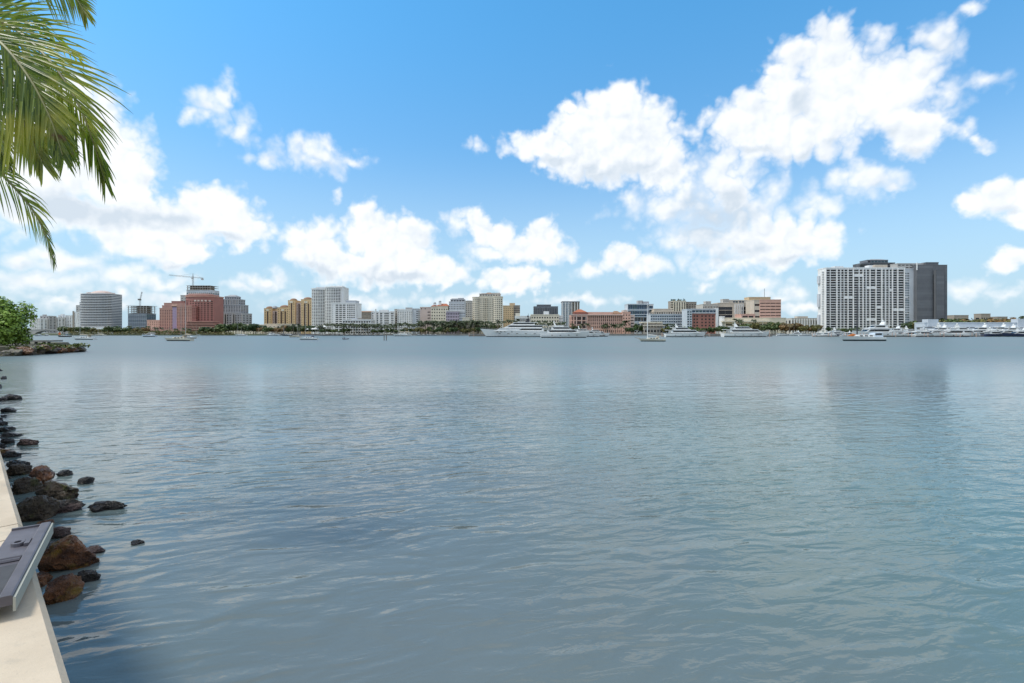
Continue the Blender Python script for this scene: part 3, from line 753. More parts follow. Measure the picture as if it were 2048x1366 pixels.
B.vol(898, 929, 604, 664, dep=20, wall='cool', nx=10, nz=14, fx=.45, fz=.5, win='dark', side=3)
B.vol(901, 929, 599.5, 603.6, dy=4, dep=12, wall='grey', nx=5, nz=1, fx=.6, fz=.6, win='dark', side=1)
B.boxpart('penthouse', 903, 915, 597, 600, dy=7, dep=7, material=wall_mat('concrete')); B.boxpart('penthouse', 916, 927, 596, 600, dy=7, dep=7, material=wall_mat('grey')); B.done()
B = Bld('bluish_grey_block', 'bluish grey apartment block with a white roof edge behind palms', 660, 911)
B.vol(892, 918, 622.5, 664, dep=18, wall='lilac', nx=8, nz=7, fx=.5, fz=.5, win='dark', side=0, base=.03, liph=1.0)
B.vol(918, 930, 622, 664, dy=1.5, dep=16, wall='cool', nx=5, nz=8, fx=.5, fz=.4, win='slate', side=2)
m = MB(); m.box(B.X(891), B.X(930.5), -.8, -.55, B.Z(622.8), B.Z(621.2)); m.build('roof_edge', wall_mat('white'), B.root); B.done()
B = Bld('narrow_green_tower', 'narrow pale green tower squeezed beside the big cream tower', 780, 938)
B.vol(931, 946, 602.5, 664, dep=20, wall='greige', nx=4, nz=14, fx=.45, fz=.5, win='dark', side=2)
B.hip('roof', 931.5, 944, 602, 600, dep=20, material=ROOF_GREY, inset=.3); B.done()
B = Bld('arcaded_pavilion', 'small white arcaded pavilion roof above the palms', 640, 932)
B.vol(925, 939, 636, 664, dep=12, wall='cream', nx=5, nz=1, fx=.6, fz=.35, rec=.9, win='dark', style='h', base=.55, top=.98, side=2); B.done()

B = Bld('cream_round_tower', 'big cream condominium with curved balconies and gabled penthouse', 680, 976)
B.bow(945, 960, 595, 664, 2.5, 4, dy=2, dep=20, wall='cream', per=1, nz=17, fx=.55, fz=.5, rec=.6, win='dark', style='h')
B.vol(958.5, 987, 592.5, 664, dep=22, wall='cream', nx=8, nz=18, fx=.5, fz=.5, rec=.5, win='dark', side=0)
B.bow(986, 1005, 594, 664, 2.5, 5, dy=1, dep=20, wall='cream', per=1, nz=17, fx=.5, fz=.5, rec=.6, win='dark', style='h')
B.slabs(967, 975, 597, 660, 18, out=.9, th=.25, wall='cream', railh=.7)
B.vol(959, 1001, 588.5, 592.3, dy=5, dep=12, wall='greige', nx=8, nz=1, fx=.5, fz=.6, win='dark', side=2)
B.hip('roof', 959, 974, 588, 586, dy=5, dep=12, material=ROOF_BROWN, inset=.3); B.hip('roof', 971, 985, 587.5, 584.5, dy=6, dep=10, material=ROOF_BROWN, inset=.3)
B.boxpart('penthouse', 984, 1000, 585.5, 588.3, dy=7, dep=8, material=wall_mat('greige')); B.done()
B = Bld('tan_office', 'tan office tower with small square windows', 740, 1022)
B.vol(1006, 1027, 612, 664, dep=22, wall='tan', nx=5, nz=12, fx=.35, fz=.35, win='dark', side=0)
B.vol(1026, 1040, 611.5, 664, dy=.8, dep=20, wall='taupe', nx=6, nz=12, fx=.8, fz=.4, win='brown', fr='d', side=0)
B.boxpart('penthouse', 1019, 1030, 606, 611.5, dy=4, dep=8, material=wall_mat('tan')); B.done()
B = Bld('dark_glass_office', 'dark glass office block behind the white arcade building', 820, 1092)
B.vol(1068, 1116, 613.5, 664, dep=24, wall='slate', nx=14, nz=9, fx=.75, fz=.6, rec=.25, win='slate', fr='d', style='h', side=2, base=.3)
B.vol(1074, 1102, 610, 613.3, dy=6, dep=10, wall='slate', nx=7, nz=1, fx=.6, fz=.5, win='slate', fr='d', side=1)
B.piers([1068.5, 1080, 1092, 1104, 1115.5], 613.5, 655, w=.8, out=.4, wall='office_grey'); B.done()
B = Bld('ribbed_tower', 'white tower with vertical dark ribs', 780, 1141)
B.vol(1124.5, 1141, 605, 664, dep=18, wall='bluewhite', cols=cells(5, .4), nz=16, fz=.86, rec=.5, win='slate', fr='d', style='h', side=4, base=.02, top=.97)
B.vol(1141, 1159, 605.5, 664, dy=1.2, dep=18, wall='taupe', cols=cells(7, .5), nz=12, fz=.9, rec=.4, win='slate', fr='w', style='h', side=0, base=.02, top=.97)
B.piers([1124.8, 1131, 1137.5, 1143.5, 1149.5, 1155], 604.5, 660, w=.9, out=.6, wall='white')
B.boxpart('roof_edge', 1124, 1159.5, 602.5, 604.6, dy=-.6, dep=19, material=wall_mat('slate')); B.done()
B = Bld('white_office', 'long white office with three rows of square windows', 650, 1080)
B.vol(1062, 1118, 630, 664, dep=20, wall='cream', nx=11, nz=5, fx=.55, fz=.42, win='dark', side=3)
B.vol(1118, 1126, 632, 664, dy=2, dep=18, wall='white', nx=2, nz=5, fx=.4, fz=.42, win='dark', side=0)
B.vol(1030, 1061, 633, 664, dy=3, dep=16, wall='white', cols=[(.02, .97)], rows=[(.72, .78), (.82, .88)], win='dark', style='v', side=0)
B.boxpart('penthouse', 1088, 1098, 622.5, 630, dy=5, dep=8, material=wall_mat('white'))
B.boxpart('penthouse', 1031, 1040, 626, 633, dy=8, dep=6, material=wall_mat('cream')); B.done()

B = Bld('salmon_office', 'long salmon pink office with arched windows and a red-roofed corner pavilion', 640, 1205)
B.vol(1176, 1246, 629.5, 664, dep=24, wall='salmon', nx=17, nz=1, fx=.44, fz=.11, rec=.7, win='brown', fr='d', style='v', rows=[(.08, .2), (.31, .43), (.49, .60), (.66, .77), (.80, .96)], side=0)
B.vol(1143, 1176, 631, 664, dy=-1.5, dep=24, wall='salmon', cols=[(.02, .08), (.18, .27), (.34, .60), (.66, .93)], rows=[(.08, .2), (.31, .47), (.52, .7), (.75, .93)], rec=1.4, win='brown', fr='d', side=3)
B.piers([1153, 1163, 1172], 630, 662, w=.9, out=.7, dy=-1.5, wall='pale_pink')
B.boxpart('attic_wall', 1149, 1176, 624.5, 630.6, dy=.5, dep=20, material=wall_mat('brick')); B.hip('roof', 1148.5, 1174, 624.5, 618, dy=.5, dep=18, material=ROOF_TERRA, inset=.4)
B.boxpart('attic_wall', 1176, 1226, 624, 629.8, dy=3, dep=18, material=wall_mat('salmon')); B.hip('roof', 1224, 1244, 627.5, 621.5, dy=3, dep=16, material=ROOF_BROWN, inset=.35)
B.vol(1245, 1261, 625, 664, dy=-2, dep=24, wall='salmon', nx=3, nz=6, fx=.4, fz=.45, win='brown', fr='d', side=0)
B.vol(1260, 1269, 631, 664, dy=-1, dep=22, wall='pale_pink', nx=1, nz=6, fx=.7, fz=.4, rec=.8, win='brown', fr='d', style='h', side=0)
B.boxpart('cornice', 1142, 1246, 629.0, 630.6, dy=-2.4, dep=2.2, material=wall_mat('pale_pink')); B.done()

B = Bld('blue_glass_cube', 'cantilevered blue glass office with white floor bands', 720, 1281)
B.vol(1256, 1297, 608.5, 634, dep=22, wall='bluewhite', nx=9, nz=2, fx=.97, fz=.86, rec=.3, win='blue', fr='d', style='h', base=.02, top=.99, side=0)
B.vol(1268, 1306, 633.5, 644, dy=2, dep=20, wall='bluewhite', nx=6, nz=1, fx=.9, fz=.8, rec=.6, win='dark', fr='w', side=0)
B.vol(1297, 1307, 609, 636, dy=1.5, dep=20, wall='white', nx=1, nz=3, fx=.8, fz=.7, win='blue', side=0)
B.vol(1268, 1307, 644.5, 664, dy=2, dep=20, wall='cool', nx=6, nz=3, fx=.6, fz=.5, win='dark', side=0)
B.boxpart('penthouse', 1276, 1286, 601, 608.5, dy=5, dep=9, material=wall_mat('concrete')); B.boxpart('penthouse', 1285, 1298, 603, 608.5, dy=5, dep=9, material=wall_mat('grey'))
for y in (608.5, 619, 629): B.boxpart('floor_band', 1255.5, 1307.5, y - .8, y + .5, dy=-.6, dep=.55, material=wall_mat('bluewhite'))
B.boxpart('balcony_block', 1247, 1257, 620, 664, dy=4, dep=14, material=wall_mat('pale_pink')); B.done()
B = Bld('banded_midrise', 'mid-rise with pale glass front and stepped beige roof', 700, 1338)
B.vol(1301, 1374, 629, 664, dep=24, wall='bluewhite', nx=16, nz=7, fx=.8, fz=.55, rec=.4, win='blue', fr='w', style='h', side=0, base=.02, top=.97)
B.vol(1308, 1374, 623.5, 628.8, dy=4, dep=18, wall='beige', nx=14, nz=1, fx=.6, fz=.6, win='dark', side=2)
B.vol(1308, 1345, 618.5, 623.3, dy=8, dep=12, wall='beige', nx=0); B.done()
B = Bld('terraced_tower', 'slim tower with dark strips and planted roof terrace', 830, 1367)
B.vol(1347, 1372, 602.5, 664, dep=18, wall='cream', cols=cells(5, .42), nz=4, fz=.98, rec=.8, win='dark', fr='d', style='h', side=0, base=.4, top=.97)
B.vol(1341.5, 1347, 603, 664, dy=2, dep=14, wall='taupe', nx=1, nz=16, fx=.8, fz=.5, win='dark', side=0)
B.vol(1372, 1393, 604.5, 664, dy=3, dep=16, wall='taupe', cols=cells(4, .6), nz=14, fz=.5, win='dark', fr='d', style='h', side=0)
B.slabs(1340.5, 1347.5, 604, 622, 5, out=1.4, th=.3, dy=2, wall='cream')
gm = mat('roof_plants', (0.05, 0.085, 0.03), .9)
for k in range(7):
    m = MB(); cx, cy, cz = B.X(1345 + k * 4), 3 + (k % 3) * 3, B.Z(602) + .9
    for q in range(26):
        v = Vector((random.gauss(0, .8), random.gauss(0, .8), random.gauss(.9, .8))); u = Vector((random.uniform(-1, 1), random.uniform(-1, 1), random.uniform(-1, 1))).normalized() * .5; w = u.cross(Vector((.3, .5, .8))).normalized() * .5
        c = Vector((cx, cy, cz)) + v; m.quad(c - u - w, c + u - w, c + u + w, c - u + w)
    m.build('roof_shrub', gm, B.root)
B.done()
B = Bld('brick_block', 'dark red brick block with glass top floor', 660, 1408)
B.vol(1383, 1432, 627, 664, dep=24, wall='brick', cols=[(.08, .15), (.2, .27), (.4, .47), (.55, .62), (.7, .77), (.84, .91)], nz=6, fz=.5, win='brown', fr='d', style='h', side=0, base=.02)
B.vol(1384, 1433, 618.5, 626.8, dy=-.8, dep=22, wall='cool', nx=7, nz=1, fx=.92, fz=.6, win='blue', fr='d', side=0)
B.vol(1374, 1384, 619, 664, dy=-1.2, dep=20, wall='bluewhite', nx=2, nz=9, fx=.7, fz=.6, win='teal', side=0)
B.boxpart('edge_pier', 1432, 1437, 616.5, 664, dy=-1.5, dep=10, material=wall_mat('white')); B.done()

B = Bld('courthouse', 'large beige courthouse with glass front and white pilasters', 760, 1465)
B.vol(1406, 1437, 609, 664, dep=30, wall='greige', nx=10, nz=1, fx=.45, rows=[(.88, .94)], win='dark', side=0)
B.vol(1436, 1508, 606.5, 664, dy=2, dep=28, wall='beige', cols=[(.01, .40), (.64, .98)], rows=[(.20, .33), (.345, .475), (.49, .62), (.635, .765), (.78, .88)], rec=.5, win='slate', fr='d', style='v', side=0)
B.piers([1470, 1474, 1478, 1482, 1486], 607.5, 640, w=1.3, out=.7, dy=2, wall='white')
B.vol(1412, 1422, 603.5, 609, dy=6, dep=10, wall='greige', nx=4, nz=1, fx=.4, fz=.4, win='dark', side=0)
B.vol(1446, 1458, 599, 606.3, dy=8, dep=10, wall='greige', nx=3, nz=1, fx=.35, fz=.4, win='dark', side=0)
B.vol(1458, 1498, 601, 606.3, dy=10, dep=12, wall='beige', cols=[(.2, .3), (.32, .45), (.5, .62), (.65, .75)], rows=[(.2, .8)], win='blue', side=0)
B.vol(1498, 1541, 595, 603, dy=8, dep=16, wall='tan', nx=0); B.boxpart('antenna', 1528.6, 1529.2, 577, 595, dy=14, dep=.4, material=STEEL); B.done()
B = Bld('tan_annex', 'tan office annex with long brown window bands', 730, 1536)
B.vol(1508, 1521, 600.5, 636, dep=26, wall='beige', cols=[(.1, .9)], nz=5, fz=.35, rec=.8, win='brown', fr='d', style='v', side=0, zb=0)
B.vol(1520, 1562, 600, 636, dy=-1, dep=26, wall='salmon', cols=cells(4, .96), nz=6, fz=.28, rec=.5, win='brown', fr='d', style='v', side=0, zb=0, base=.4)
B.vol(1482, 1510, 629, 664, dy=-6, dep=20, wall='salmon', cols=[(.1, .5), (.55, .9)], rows=[(.8, .93)], rec=1.0, win='brown', fr='d', side=0)
B.vol(1446, 1572, 636.5, 664, dy=-14, dep=12, wall='cream', cols=[(.03, .99)], rows=[(.55, .62)], rec=1.0, win='dark', fr='w', style='h', side=0)
B.vol(1444, 1449, 633.5, 664, dy=-15, dep=10, wall='white', nx=0)
B.boxpart('portico_roof', 1446, 1545, 641.5, 644, dy=-22, dep=7.5, material=wall_mat('cream'))
for k in range(7): B.boxpart('column', 1450 + k * 15, 1451.4 + k * 15, 644, 668, dy=-21.5, dep=1, material=wall_mat('cream'))
B.done()
B = Bld('fin_office', 'pale beige office with vertical concrete fins beyond the trees', 900, 1612)
B.vol(1583, 1640, 637, 664, dep=24, wall='greige', nx=12, nz=1, fx=.5, rows=[(.1, .88)], rec=.8, win='dark', fr='w', style='h', side=2)
B.piers([1583.5 + k * 5.1 for k in range(12)], 637.5, 660, w=1.6, out=.7, wall='white'); B.boxpart('penthouse', 1595, 1616, 632.5, 637, dy=6, dep=10, material=wall_mat('beige')); B.done()

# the big white condominium and its neighbours
B = Bld('waterfront_condo', 'huge white concrete condominium with a grid of dark recessed balconies', 650, 1730)
cw = [(1653, 1660.5), (1661.5, 1673), (1675, 1681), (1682.5, 1688), (1689, 1695.5), (1697, 1706), (1708, 1718), (1719.5, 1725.5), (1727, 1732), (1733.5, 1739.5), (1741, 1751.5), (1753, 1763), (1765, 1770.5), (1772.5, 1778), (1779.5, 1784.5), (1786, 1795), (1796.5, 1808.5)]
X0, X1 = 1651.5, 1809.5
cols = [((a - X0) / (X1 - X0), (b - X0) / (X1 - X0)) for a, b in cw]
B.vol(X0, X1, 536.5, 664, dep=17, wall='white', cols=cols, nz=25, fz=.74, rec=1.6, win='mixed', fr='g', style='r', base=.055, top=.985, side=0, liph=1.0,
      skip={(6, 22), (7, 22), (9, 17), (10, 17), (4, 13), (5, 13), (15, 8), (16, 8), (9, 4), (10, 4), (14, 16), (11, 9)})
B.piers([1652, 1674.2, 1696.2, 1707, 1726.3, 1740.3, 1752.2, 1764, 1785.3, 1795.8, 1809], 536, 662, w=.75, out=.55, wall='white')
sx = B.X(1651.5)
for i in range(25):      # open balconies on the narrow end
    z = B.Z(664) * 0 + (B.Z(536.5)) * (.055 + .93 * i / 25) + .3
    m = MB(); m.box(sx - 1.5, sx - .02, 3, 7.5, z, z + .25); m.box(sx - 1.5, sx - 1.38, 3, 7.5, z + .25, z + 1.2); m.build('balcony', wall_mat('white'), B.root)
for z0, z1 in ((.12, .3), (.42, .62), (.78, .9)):
    H = B.Z(536.5); m = MB(); m.box(sx - 2.0, sx - .02, 11, 15.5, H * z0, H * z1); m.build('bay', wall_mat('cool'), B.root)
B.boxpart('penthouse', 1669.5, 1687, 532.5, 536.5, dy=5, dep=8, material=wall_mat('white')); B.boxpart('penthouse', 1738, 1745, 530.5, 536.3, dy=4, dep=8)
B.boxpart('penthouse', 1750, 1775, 529.5, 536, dy=5, dep=8, material=wall_mat('beige'))
B.boxpart('antenna', 1713.8, 1714.3, 530, 536.5, dy=6, dep=.3, material=STEEL); B.done()
B = Bld('blue_roof_tower', 'blue-grey glass tower top showing over the white condominium', 800, 1758)
B.vol(1728, 1790, 526, 664, dep=26, wall='office_grey', cols=cells(8, .9), rows=cells(5, .7, .85, .99), win='teal', fr='d', side=0)
B.vol(1735, 1776, 520.5, 525.8, dy=3, dep=18, wall='slate', nx=6, nz=1, fx=.8, fz=.7, win='teal', fr='d', side=0)
B.hip('roof', 1742, 1774, 520, 517, dy=4, dep=14, material=ROOF_GREY, inset=.2); B.boxpart('roof_deck', 1722, 1740, 527, 528.5, dy=-1, dep=10, material=wall_mat('slate')); B.done()
B = Bld('grey_office_tower', 'dark grey glass office tower with a black vertical slot beside the white condominium', 720, 1860)
GP = [mat('grey_cladding_%d' % i, c, .35, var=.12, scale=.08, spec=.6) for i, c in enumerate([(0.105, 0.11, 0.122), (0.095, 0.10, 0.112), (0.12, 0.125, 0.137)])]
B.vol(1834, 1894.5, 530, 664, dep=32, wall='office_grey', nx=0, lip=.1, liph=.4)
B.vol(1872, 1889, 545 - 5, 664, dy=-4, dep=3.9, wall='office_grey', nx=0, lip=.1, liph=.3)
H0, H1 = B.Z(664), B.Z(531)
for i in range(25):      # cladding bands, floor by floor
    z0, z1 = H0 + (H1 - H0) * i / 25, H0 + (H1 - H0) * (i + 1) / 25
    for a, b_, dyy in ((1834.4, 1865.5, -.12), (1889.6, 1894.2, -.12), (1873, 1888.6, -4.12)):
        if dyy < -1 and z1 > B.Z(541): continue
        m = MB(); m.box(B.X(a, dyy), B.X(b_, dyy), dyy, dyy + .1, z0 + .12, z1 - .12); m.build('cladding_panel', random.choice(GP), B.root)
m = MB(); m.box(B.X(1866), B.X(1872.5), -.08, -.02, H0, B.Z(549)); m.build('slot', GLASS['dark'], B.root)
B.vol(1807, 1834.2, 538, 664, dy=6, dep=20, wall='cool', cols=[(.12, .24), (.28, .42)], nz=24, fz=.5, win='teal', fr='w', style='h', side=0)
B.vol(1795, 1850, 527.5, 538, dy=9, dep=14, wall='concrete', nx=7, nz=2, fx=.8, fz=.35, rec=1.0, win='mixed', side=0)
B.vol(1852, 1877, 525.5, 530, dy=5, dep=12, wall='office_grey', nx=0); 
for y in (563, 595, 627): B.boxpart('balcony', 1806.5, 1816, y - .6, y + .6, dy=4.2, dep=1.7, material=wall_mat('white'))
B.boxpart('white_column', 1833.8, 1835.2, 525, 540, dy=-1, dep=.9, material=wall_mat('white')); B.done()

B = Bld('marina_building', 'long low white marina building with dark window band', 560, 1960)
B.vol(1849, 2075, 646, 664, dep=14, wall='bluewhite', cols=cells(10, .92), rows=[(.42, .62)], rec=1.2, win='dark', fr='w', style='h', side=1)
B.boxpart('stair_tower', 1856, 1877, 638.5, 652, dy=-1, dep=8, material=wall_mat('bluewhite'))
B.boxpart('stair_tower', 2036, 2075, 638, 655, dy=-1, dep=8, material=wall_mat('bluewhite'))
B.boxpart('lower_wing', 1848, 2075, 655.8, 668, dy=-6, dep=5.6, material=wall_mat('cool')); B.done()
for i, (a, b, t) in enumerate([(1908, 1937, 631), (1962, 1981, 628), (1995, 2015, 634)]):
    B = Bld('brown_house', ['flat brown house on the wooded rise', 'taller brown box house on the wooded rise', 'small brown house end among trees on the rise'][i], 900, (a + b) / 2)
    B.vol(a, b, t, 650, dep=14, wall='taupe', nx=4, nz=2, fx=.5, fz=.4, win='dark', side=1, zb=0); B.done()
B = Bld('clubhouse', 'two-storey pale clubhouse with flat projecting roofs by the water', 618, 1302)
B.vol(1288, 1326, 646, 667, dep=12, wall='greige', nx=6, nz=2, fx=.75, fz=.5, rec=1.2, win='dark', fr='w', style='h', side=2, liph=0)
B.boxpart('roof_slab', 1285, 1325, 643.5, 646, dy=-2.5, dep=16, material=wall_mat('cream')); B.boxpart('roof_slab', 1287, 1330, 650.5, 652.2, dy=-3.5, dep=3.4, material=wall_mat('cream'))
for k in range(4): B.boxpart('column', 1289 + k * 12, 1289.6 + k * 12, 652.2, 668, dy=-3, dep=.4, material=wall_mat('taupe'))
B.done()
# ================================================================== seawall, promenade, vegetation
m = MB(); m.box(-285, 560, SHORE - .9, SHORE - .02, -1.5, 2.0)
for k in range(42): m.box(-282 + k * 20, -281.4 + k * 20, SHORE - 1.1, SHORE - .9, -1.0, 1.75)
sw = m.build('seawall', mat('seawall_concrete', (0.20, 0.185, 0.165), .85, var=.3, scale=.15)); tag(sw, 'long weathered concrete seawall along the far shore', 'seawall')
m = MB(); m.box(-300, 520, SHORE + 5, SHORE + 12, LAND_Z - .1, LAND_Z + .12)
struct(m.build('pavement', mat('promenade_paving', (0.36, 0.33, 0.29), .85, var=.15, scale=.2)), 'pale promenade behind the seawall')

BARK = mat('palm_bark', (0.20, 0.17, 0.13), .9, var=.3, scale=2.0)
BARK_D = mat('tree_bark', (0.09, 0.07, 0.05), .9, var=.3, scale=2.0)
def leaf_mat(name, a, b, rough=.55, scale=.35):
    m = bpy.data.materials.new(name); m.use_nodes = True; T = NT(m.node_tree); p = T.n['Principled BSDF']
    g = T.new('ShaderNodeNewGeometry'); oi = T.new('ShaderNodeObjectInfo'); 
    n1 = T.noise(g.outputs['Position'], scale, 4, .65)
    ri = T.new('ShaderNodeMath', operation='MULTIPLY'); T.l.new(g.outputs['Random Per Island'], ri.inputs[0]); ri.inputs[1].default_value = .5
    f = T.math('ADD', T.math('MULTIPLY', T.ramp(n1, .3, .7), .6), ri.outputs[0], clamp=True)
    f = T.math('ADD', f, T.math('MULTIPLY', T.math('SUBTRACT', oi.outputs['Random'], .5), .3), clamp=True)
    T.l.new(T.mix(f, a, b), p.inputs['Base Color']); p.inputs['Roughness'].default_value = rough
    p.inputs['Specular IOR Level'].default_value = .35
    return m
LEAF = {'dark': leaf_mat('leaf_dark', (0.023, 0.043, 0.014), (0.072, 0.116, 0.035)), 'mid': leaf_mat('leaf_mid', (0.043, 0.065, 0.020), (0.123, 0.160, 0.046)),
        'olive': leaf_mat('leaf_olive', (0.072, 0.072, 0.023), (0.189, 0.167, 0.049)), 'rust': leaf_mat('leaf_rust', (0.123, 0.075, 0.029), (0.275, 0.167, 0.065)),
        'palm': leaf_mat('palm_leaf', (0.021, 0.033, 0.012), (0.063, 0.084, 0.027)), 'palm_dry': leaf_mat('palm_leaf_dry', (0.063, 0.058, 0.021), (0.146, 0.104, 0.042))}
def crown_mesh(kind, seed, n=520, ls=.8, squash=.8, lobes=7):
    """leafy crown of unit radius ~1 (scaled by the object): clumps of leaf quads spread through lobes"""
    rn = random.Random(seed); b = MB(); L = []
    for k in range(lobes):
        a = rn.uniform(0, 2 * pi); r = rn.uniform(.15, .62)
        L.append((Vector((r * cos(a), r * sin(a), rn.uniform(-.25, .5) * squash)), rn.uniform(.32, .52)))
    for k in range(n):
        c, r = rn.choice(L)
        d = Vector((rn.gauss(0, 1), rn.gauss(0, 1), rn.gauss(0, .85))).normalized()
        p = c + d * r * (rn.random() ** .35)
        s = ls * .16 * rn.uniform(.6, 1.4)
        u = Vector((rn.gauss(0, 1), rn.gauss(0, 1), rn.gauss(0, .6))).normalized(); w = u.cross(d)
        w = (w if w.length > .1 else Vector((0, 0, 1))).normalized()
        b.quad(p - u * s - w * s * .55, p + u * s * .3 - w * s * .8, p + u * s + w * s * .5, p - u * s * .4 + w * s * .8)
    b.mats = [LEAF[kind]]; b.m = [0] * len(b.f)
    return b.mesh('crown')
def trunk_mesh(seed):
    rn = random.Random(seed); b = MB()
    b.tube([(0, 0, 0), (.03, .02, .5), (rn.uniform(-.05, .05), 0, 1)], [.07, .05, .035], 6)
    for k in range(4):
        a = rn.uniform(0, 6.28); b.tube([(0, 0, .75), (.25 * cos(a), .25 * sin(a), 1.15), (.5 * cos(a), .5 * sin(a), 1.4)], [.035, .025, .012], 5)
    b.mats = [BARK_D]; b.m = [0] * len(b.f)
    return b.mesh('trunk')
CROWNS = {k: [crown_mesh(k, i * 7 + len(k)) for i in range(4)] for k in ('dark', 'mid', 'olive', 'rust')}
TRUNKS = [trunk_mesh(i) for i in range(3)]
def far_tree(x, ytop, wpx, Y, kind, label, group, zb=LAND_Z, name='shade_tree', squash=1.0):
    h = pz(ytop, Y) - zb; R = px(1024 + wpx / 2, Y) * 1.25
    r = tag(empty(name, (px(x, Y), Y, zb)), label, 'tree', group); r.rotation_euler = (0, 0, random.uniform(0, 6.28))
    th = max(.8, h - R * 1.25 * squash)
    place('trunk', random.choice(TRUNKS), r, (0, 0, -.1), scale=(h * .5, h * .5, th / 1.1))
    ch = max(h * .5, 1.5)
    place('crown', random.choice(CROWNS[kind]), r, (0, 0, h - ch * .86), random.uniform(0, 6), (R * 1.12, R * 1.12, ch * .95))
    return r
def palm_crown(kind, seed, nf=17, droop=1.0):
    """unit palm head: arching fronds with comb of leaflets along both sides"""
    rn = random.Random(seed); b = MB()
    for k in range(nf):
        a = 2 * pi * k / nf + rn.uniform(-.2, .2); up = rn.uniform(-.2, 1.1); Lf = rn.uniform(.85, 1.15)
        prev = None
        pts = []
        for q in range(7):
            t = q / 6; rr = Lf * (t * cos(up * .6)); z = Lf * (sin(up) * t - .75 * droop * t * t)
            pts.append(Vector((rr * cos(a), rr * sin(a), z)))
        sd_ = Vector((-sin(a), cos(a), 0))
        for q in range(6):
            p, p2 = pts[q], pts[q + 1]; wdt = .20 * sin(pi * min(1, (q + .8) / 6.6)) + .03
            for s_ in (-1, 1):
                e = p.lerp(p2, .75) + sd_ * s_ * wdt + Vector((0, 0, -wdt * .8)); f = p.lerp(p2, .2) + sd_ * s_ * wdt * .9 + Vector((0, 0, -wdt * .9))
                b.quad(p, p2, p2.lerp(e, 1.0), f) if s_ > 0 else b.quad(p2, p, f, e)
    b.mats = [LEAF[kind]]; b.m = [0] * len(b.f)
    return b.mesh('crown')
PCROWN = [palm_crown('palm', i, 15 + i, .8 + .15 * i) for i in range(4)] + [palm_crown('palm_dry', 9, 15, 1.2)]
def palm_trunk(bend):
    b = MB(); b.tube([(bend * t * t, 0, t) for t in (0, .2, .4, .6, .8, 1)], [.035, .024, .021, .019, .018, .016], 6)
    b.mats = [BARK]; b.m = [0] * len(b.f); return b.mesh('trunk')
PTRUNK = [palm_trunk(x) for x in (0, .05, .12)]
def far_palm(x, ytop, Y, label, group, cw=None, dry=False, zb=LAND_Z):
    h = pz(ytop, Y) - zb; R = (cw or random.uniform(2.6, 3.3)) * 1.3; ht = h - R * .45
    k = random.randrange(3)
    r = tag(empty('palm_tree', (px(x, Y), Y, zb)), label, 'palm', group); r.rotation_euler = (0, 0, random.uniform(0, 6.28))
    place('trunk', PTRUNK[k], r, (0, 0, -.1), scale=(ht, ht * .9, ht + .1))
    place('crown', PCROWN[4] if dry else random.choice(PCROWN[:4]), r, (ht * (0, .05, .12)[k], 0, ht - .1), random.uniform(0, 6), (R, R, R))
    return r
def row(fn, x0, x1, n, ylo, yhi, Ylo, Yhi, *a, **k):
    for i in range(n):
        x = x0 + (x1 - x0) * (i + random.uniform(.15, .85)) / n
        fn(x, random.uniform(ylo, yhi), random.uniform(Ylo, Yhi), *a, **k)
CROWN_WORDS = {'dark': 'dark green crown', 'mid': 'fresh green crown', 'olive': 'olive crown', 'rust': 'reddish brown crown'}
def kl(kinds, label):
    k = random.choice(kinds)
    return (k, label if len(set(kinds)) == 1 else label + ', ' + CROWN_WORDS[k])
def trees(x0, x1, n, ylo, yhi, wlo, whi, Ylo, Yhi, kinds, label, group, **k):
    for i in range(n):
        x = x0 + (x1 - x0) * (i + random.uniform(.15, .85)) / n
        far_tree(x, random.uniform(ylo, yhi), random.uniform(wlo, whi), random.uniform(Ylo, Yhi), *kl(kinds, label), group, **k)
def P_(x0, x1, n, ylo, yhi, label, Ylo=606, Yhi=640, **k): row(far_palm, x0, x1, n, ylo, yhi, Ylo, Yhi, label, label, **k)

# low mangrove bank between the bridge and the pink office
m = MB(); rn = random.Random(4)
for (xa, xb, yt, n, Ya) in ((140, 300, 661, 2600, 604), (286, 396, 659.5, 2200, 604), (396, 470, 662, 1200, 603)):
    for k in range(n):
        Y = Ya - 5 + rn.uniform(0, 13); x = rn.uniform(xa, xb); h = (pz(yt, Y)) * (.75 + .4 * mnoise.noise((x * .11, 3, 0))) * rn.random() ** .5 
        c = Vector((px(x, Y), Y - 2, max(.15, h))); u = Vector((rn.gauss(0, 1), rn.gauss(0, 1), rn.gauss(0, .7))).normalized() * rn.uniform(.25, .6); w = u.cross(Vector((rn.gauss(0, 1), rn.gauss(0, 1), 1))).normalized() * .4
        m.quad(c - u - w, c + u - w * .6, c + u * .8 + w, c - u * .6 + w)
hd = m.build('mangrove_scrub', LEAF['olive']); hd['kind'] = 'stuff'; hd['label'] = 'low olive green mangrove scrub along the waterline'
g = 'trees on the bank below the curved glass tower'
trees(120, 240, 18, 650, 657, 11, 17, 612, 640, ['dark', 'mid', 'olive'], 'leafy tree on the bank below the curved glass tower', g)
far_tree(229, 651.5, 14, 618, 'dark', 'rounded dark tree on the bank end beside the curved glass tower', None)
trees(228, 300, 14, 653, 661, 10, 15, 606, 630, ['olive', 'mid', 'rust'], 'low bushy tree on the sloping bank before the unfinished glass tower', 'low trees before the unfinished tower')
P_(250, 300, 5, 650, 655, 'palm tree beside the unfinished blue glass tower', 640, 680)
P_(300, 395, 5, 652, 656, 'small palm before the pink office complex', 615, 640)
trees(300, 400, 10, 658, 662, 8, 12, 606, 616, ['olive', 'mid'], 'low shrub-like tree at the foot of the pink office', 'shrub-like trees at the pink office')
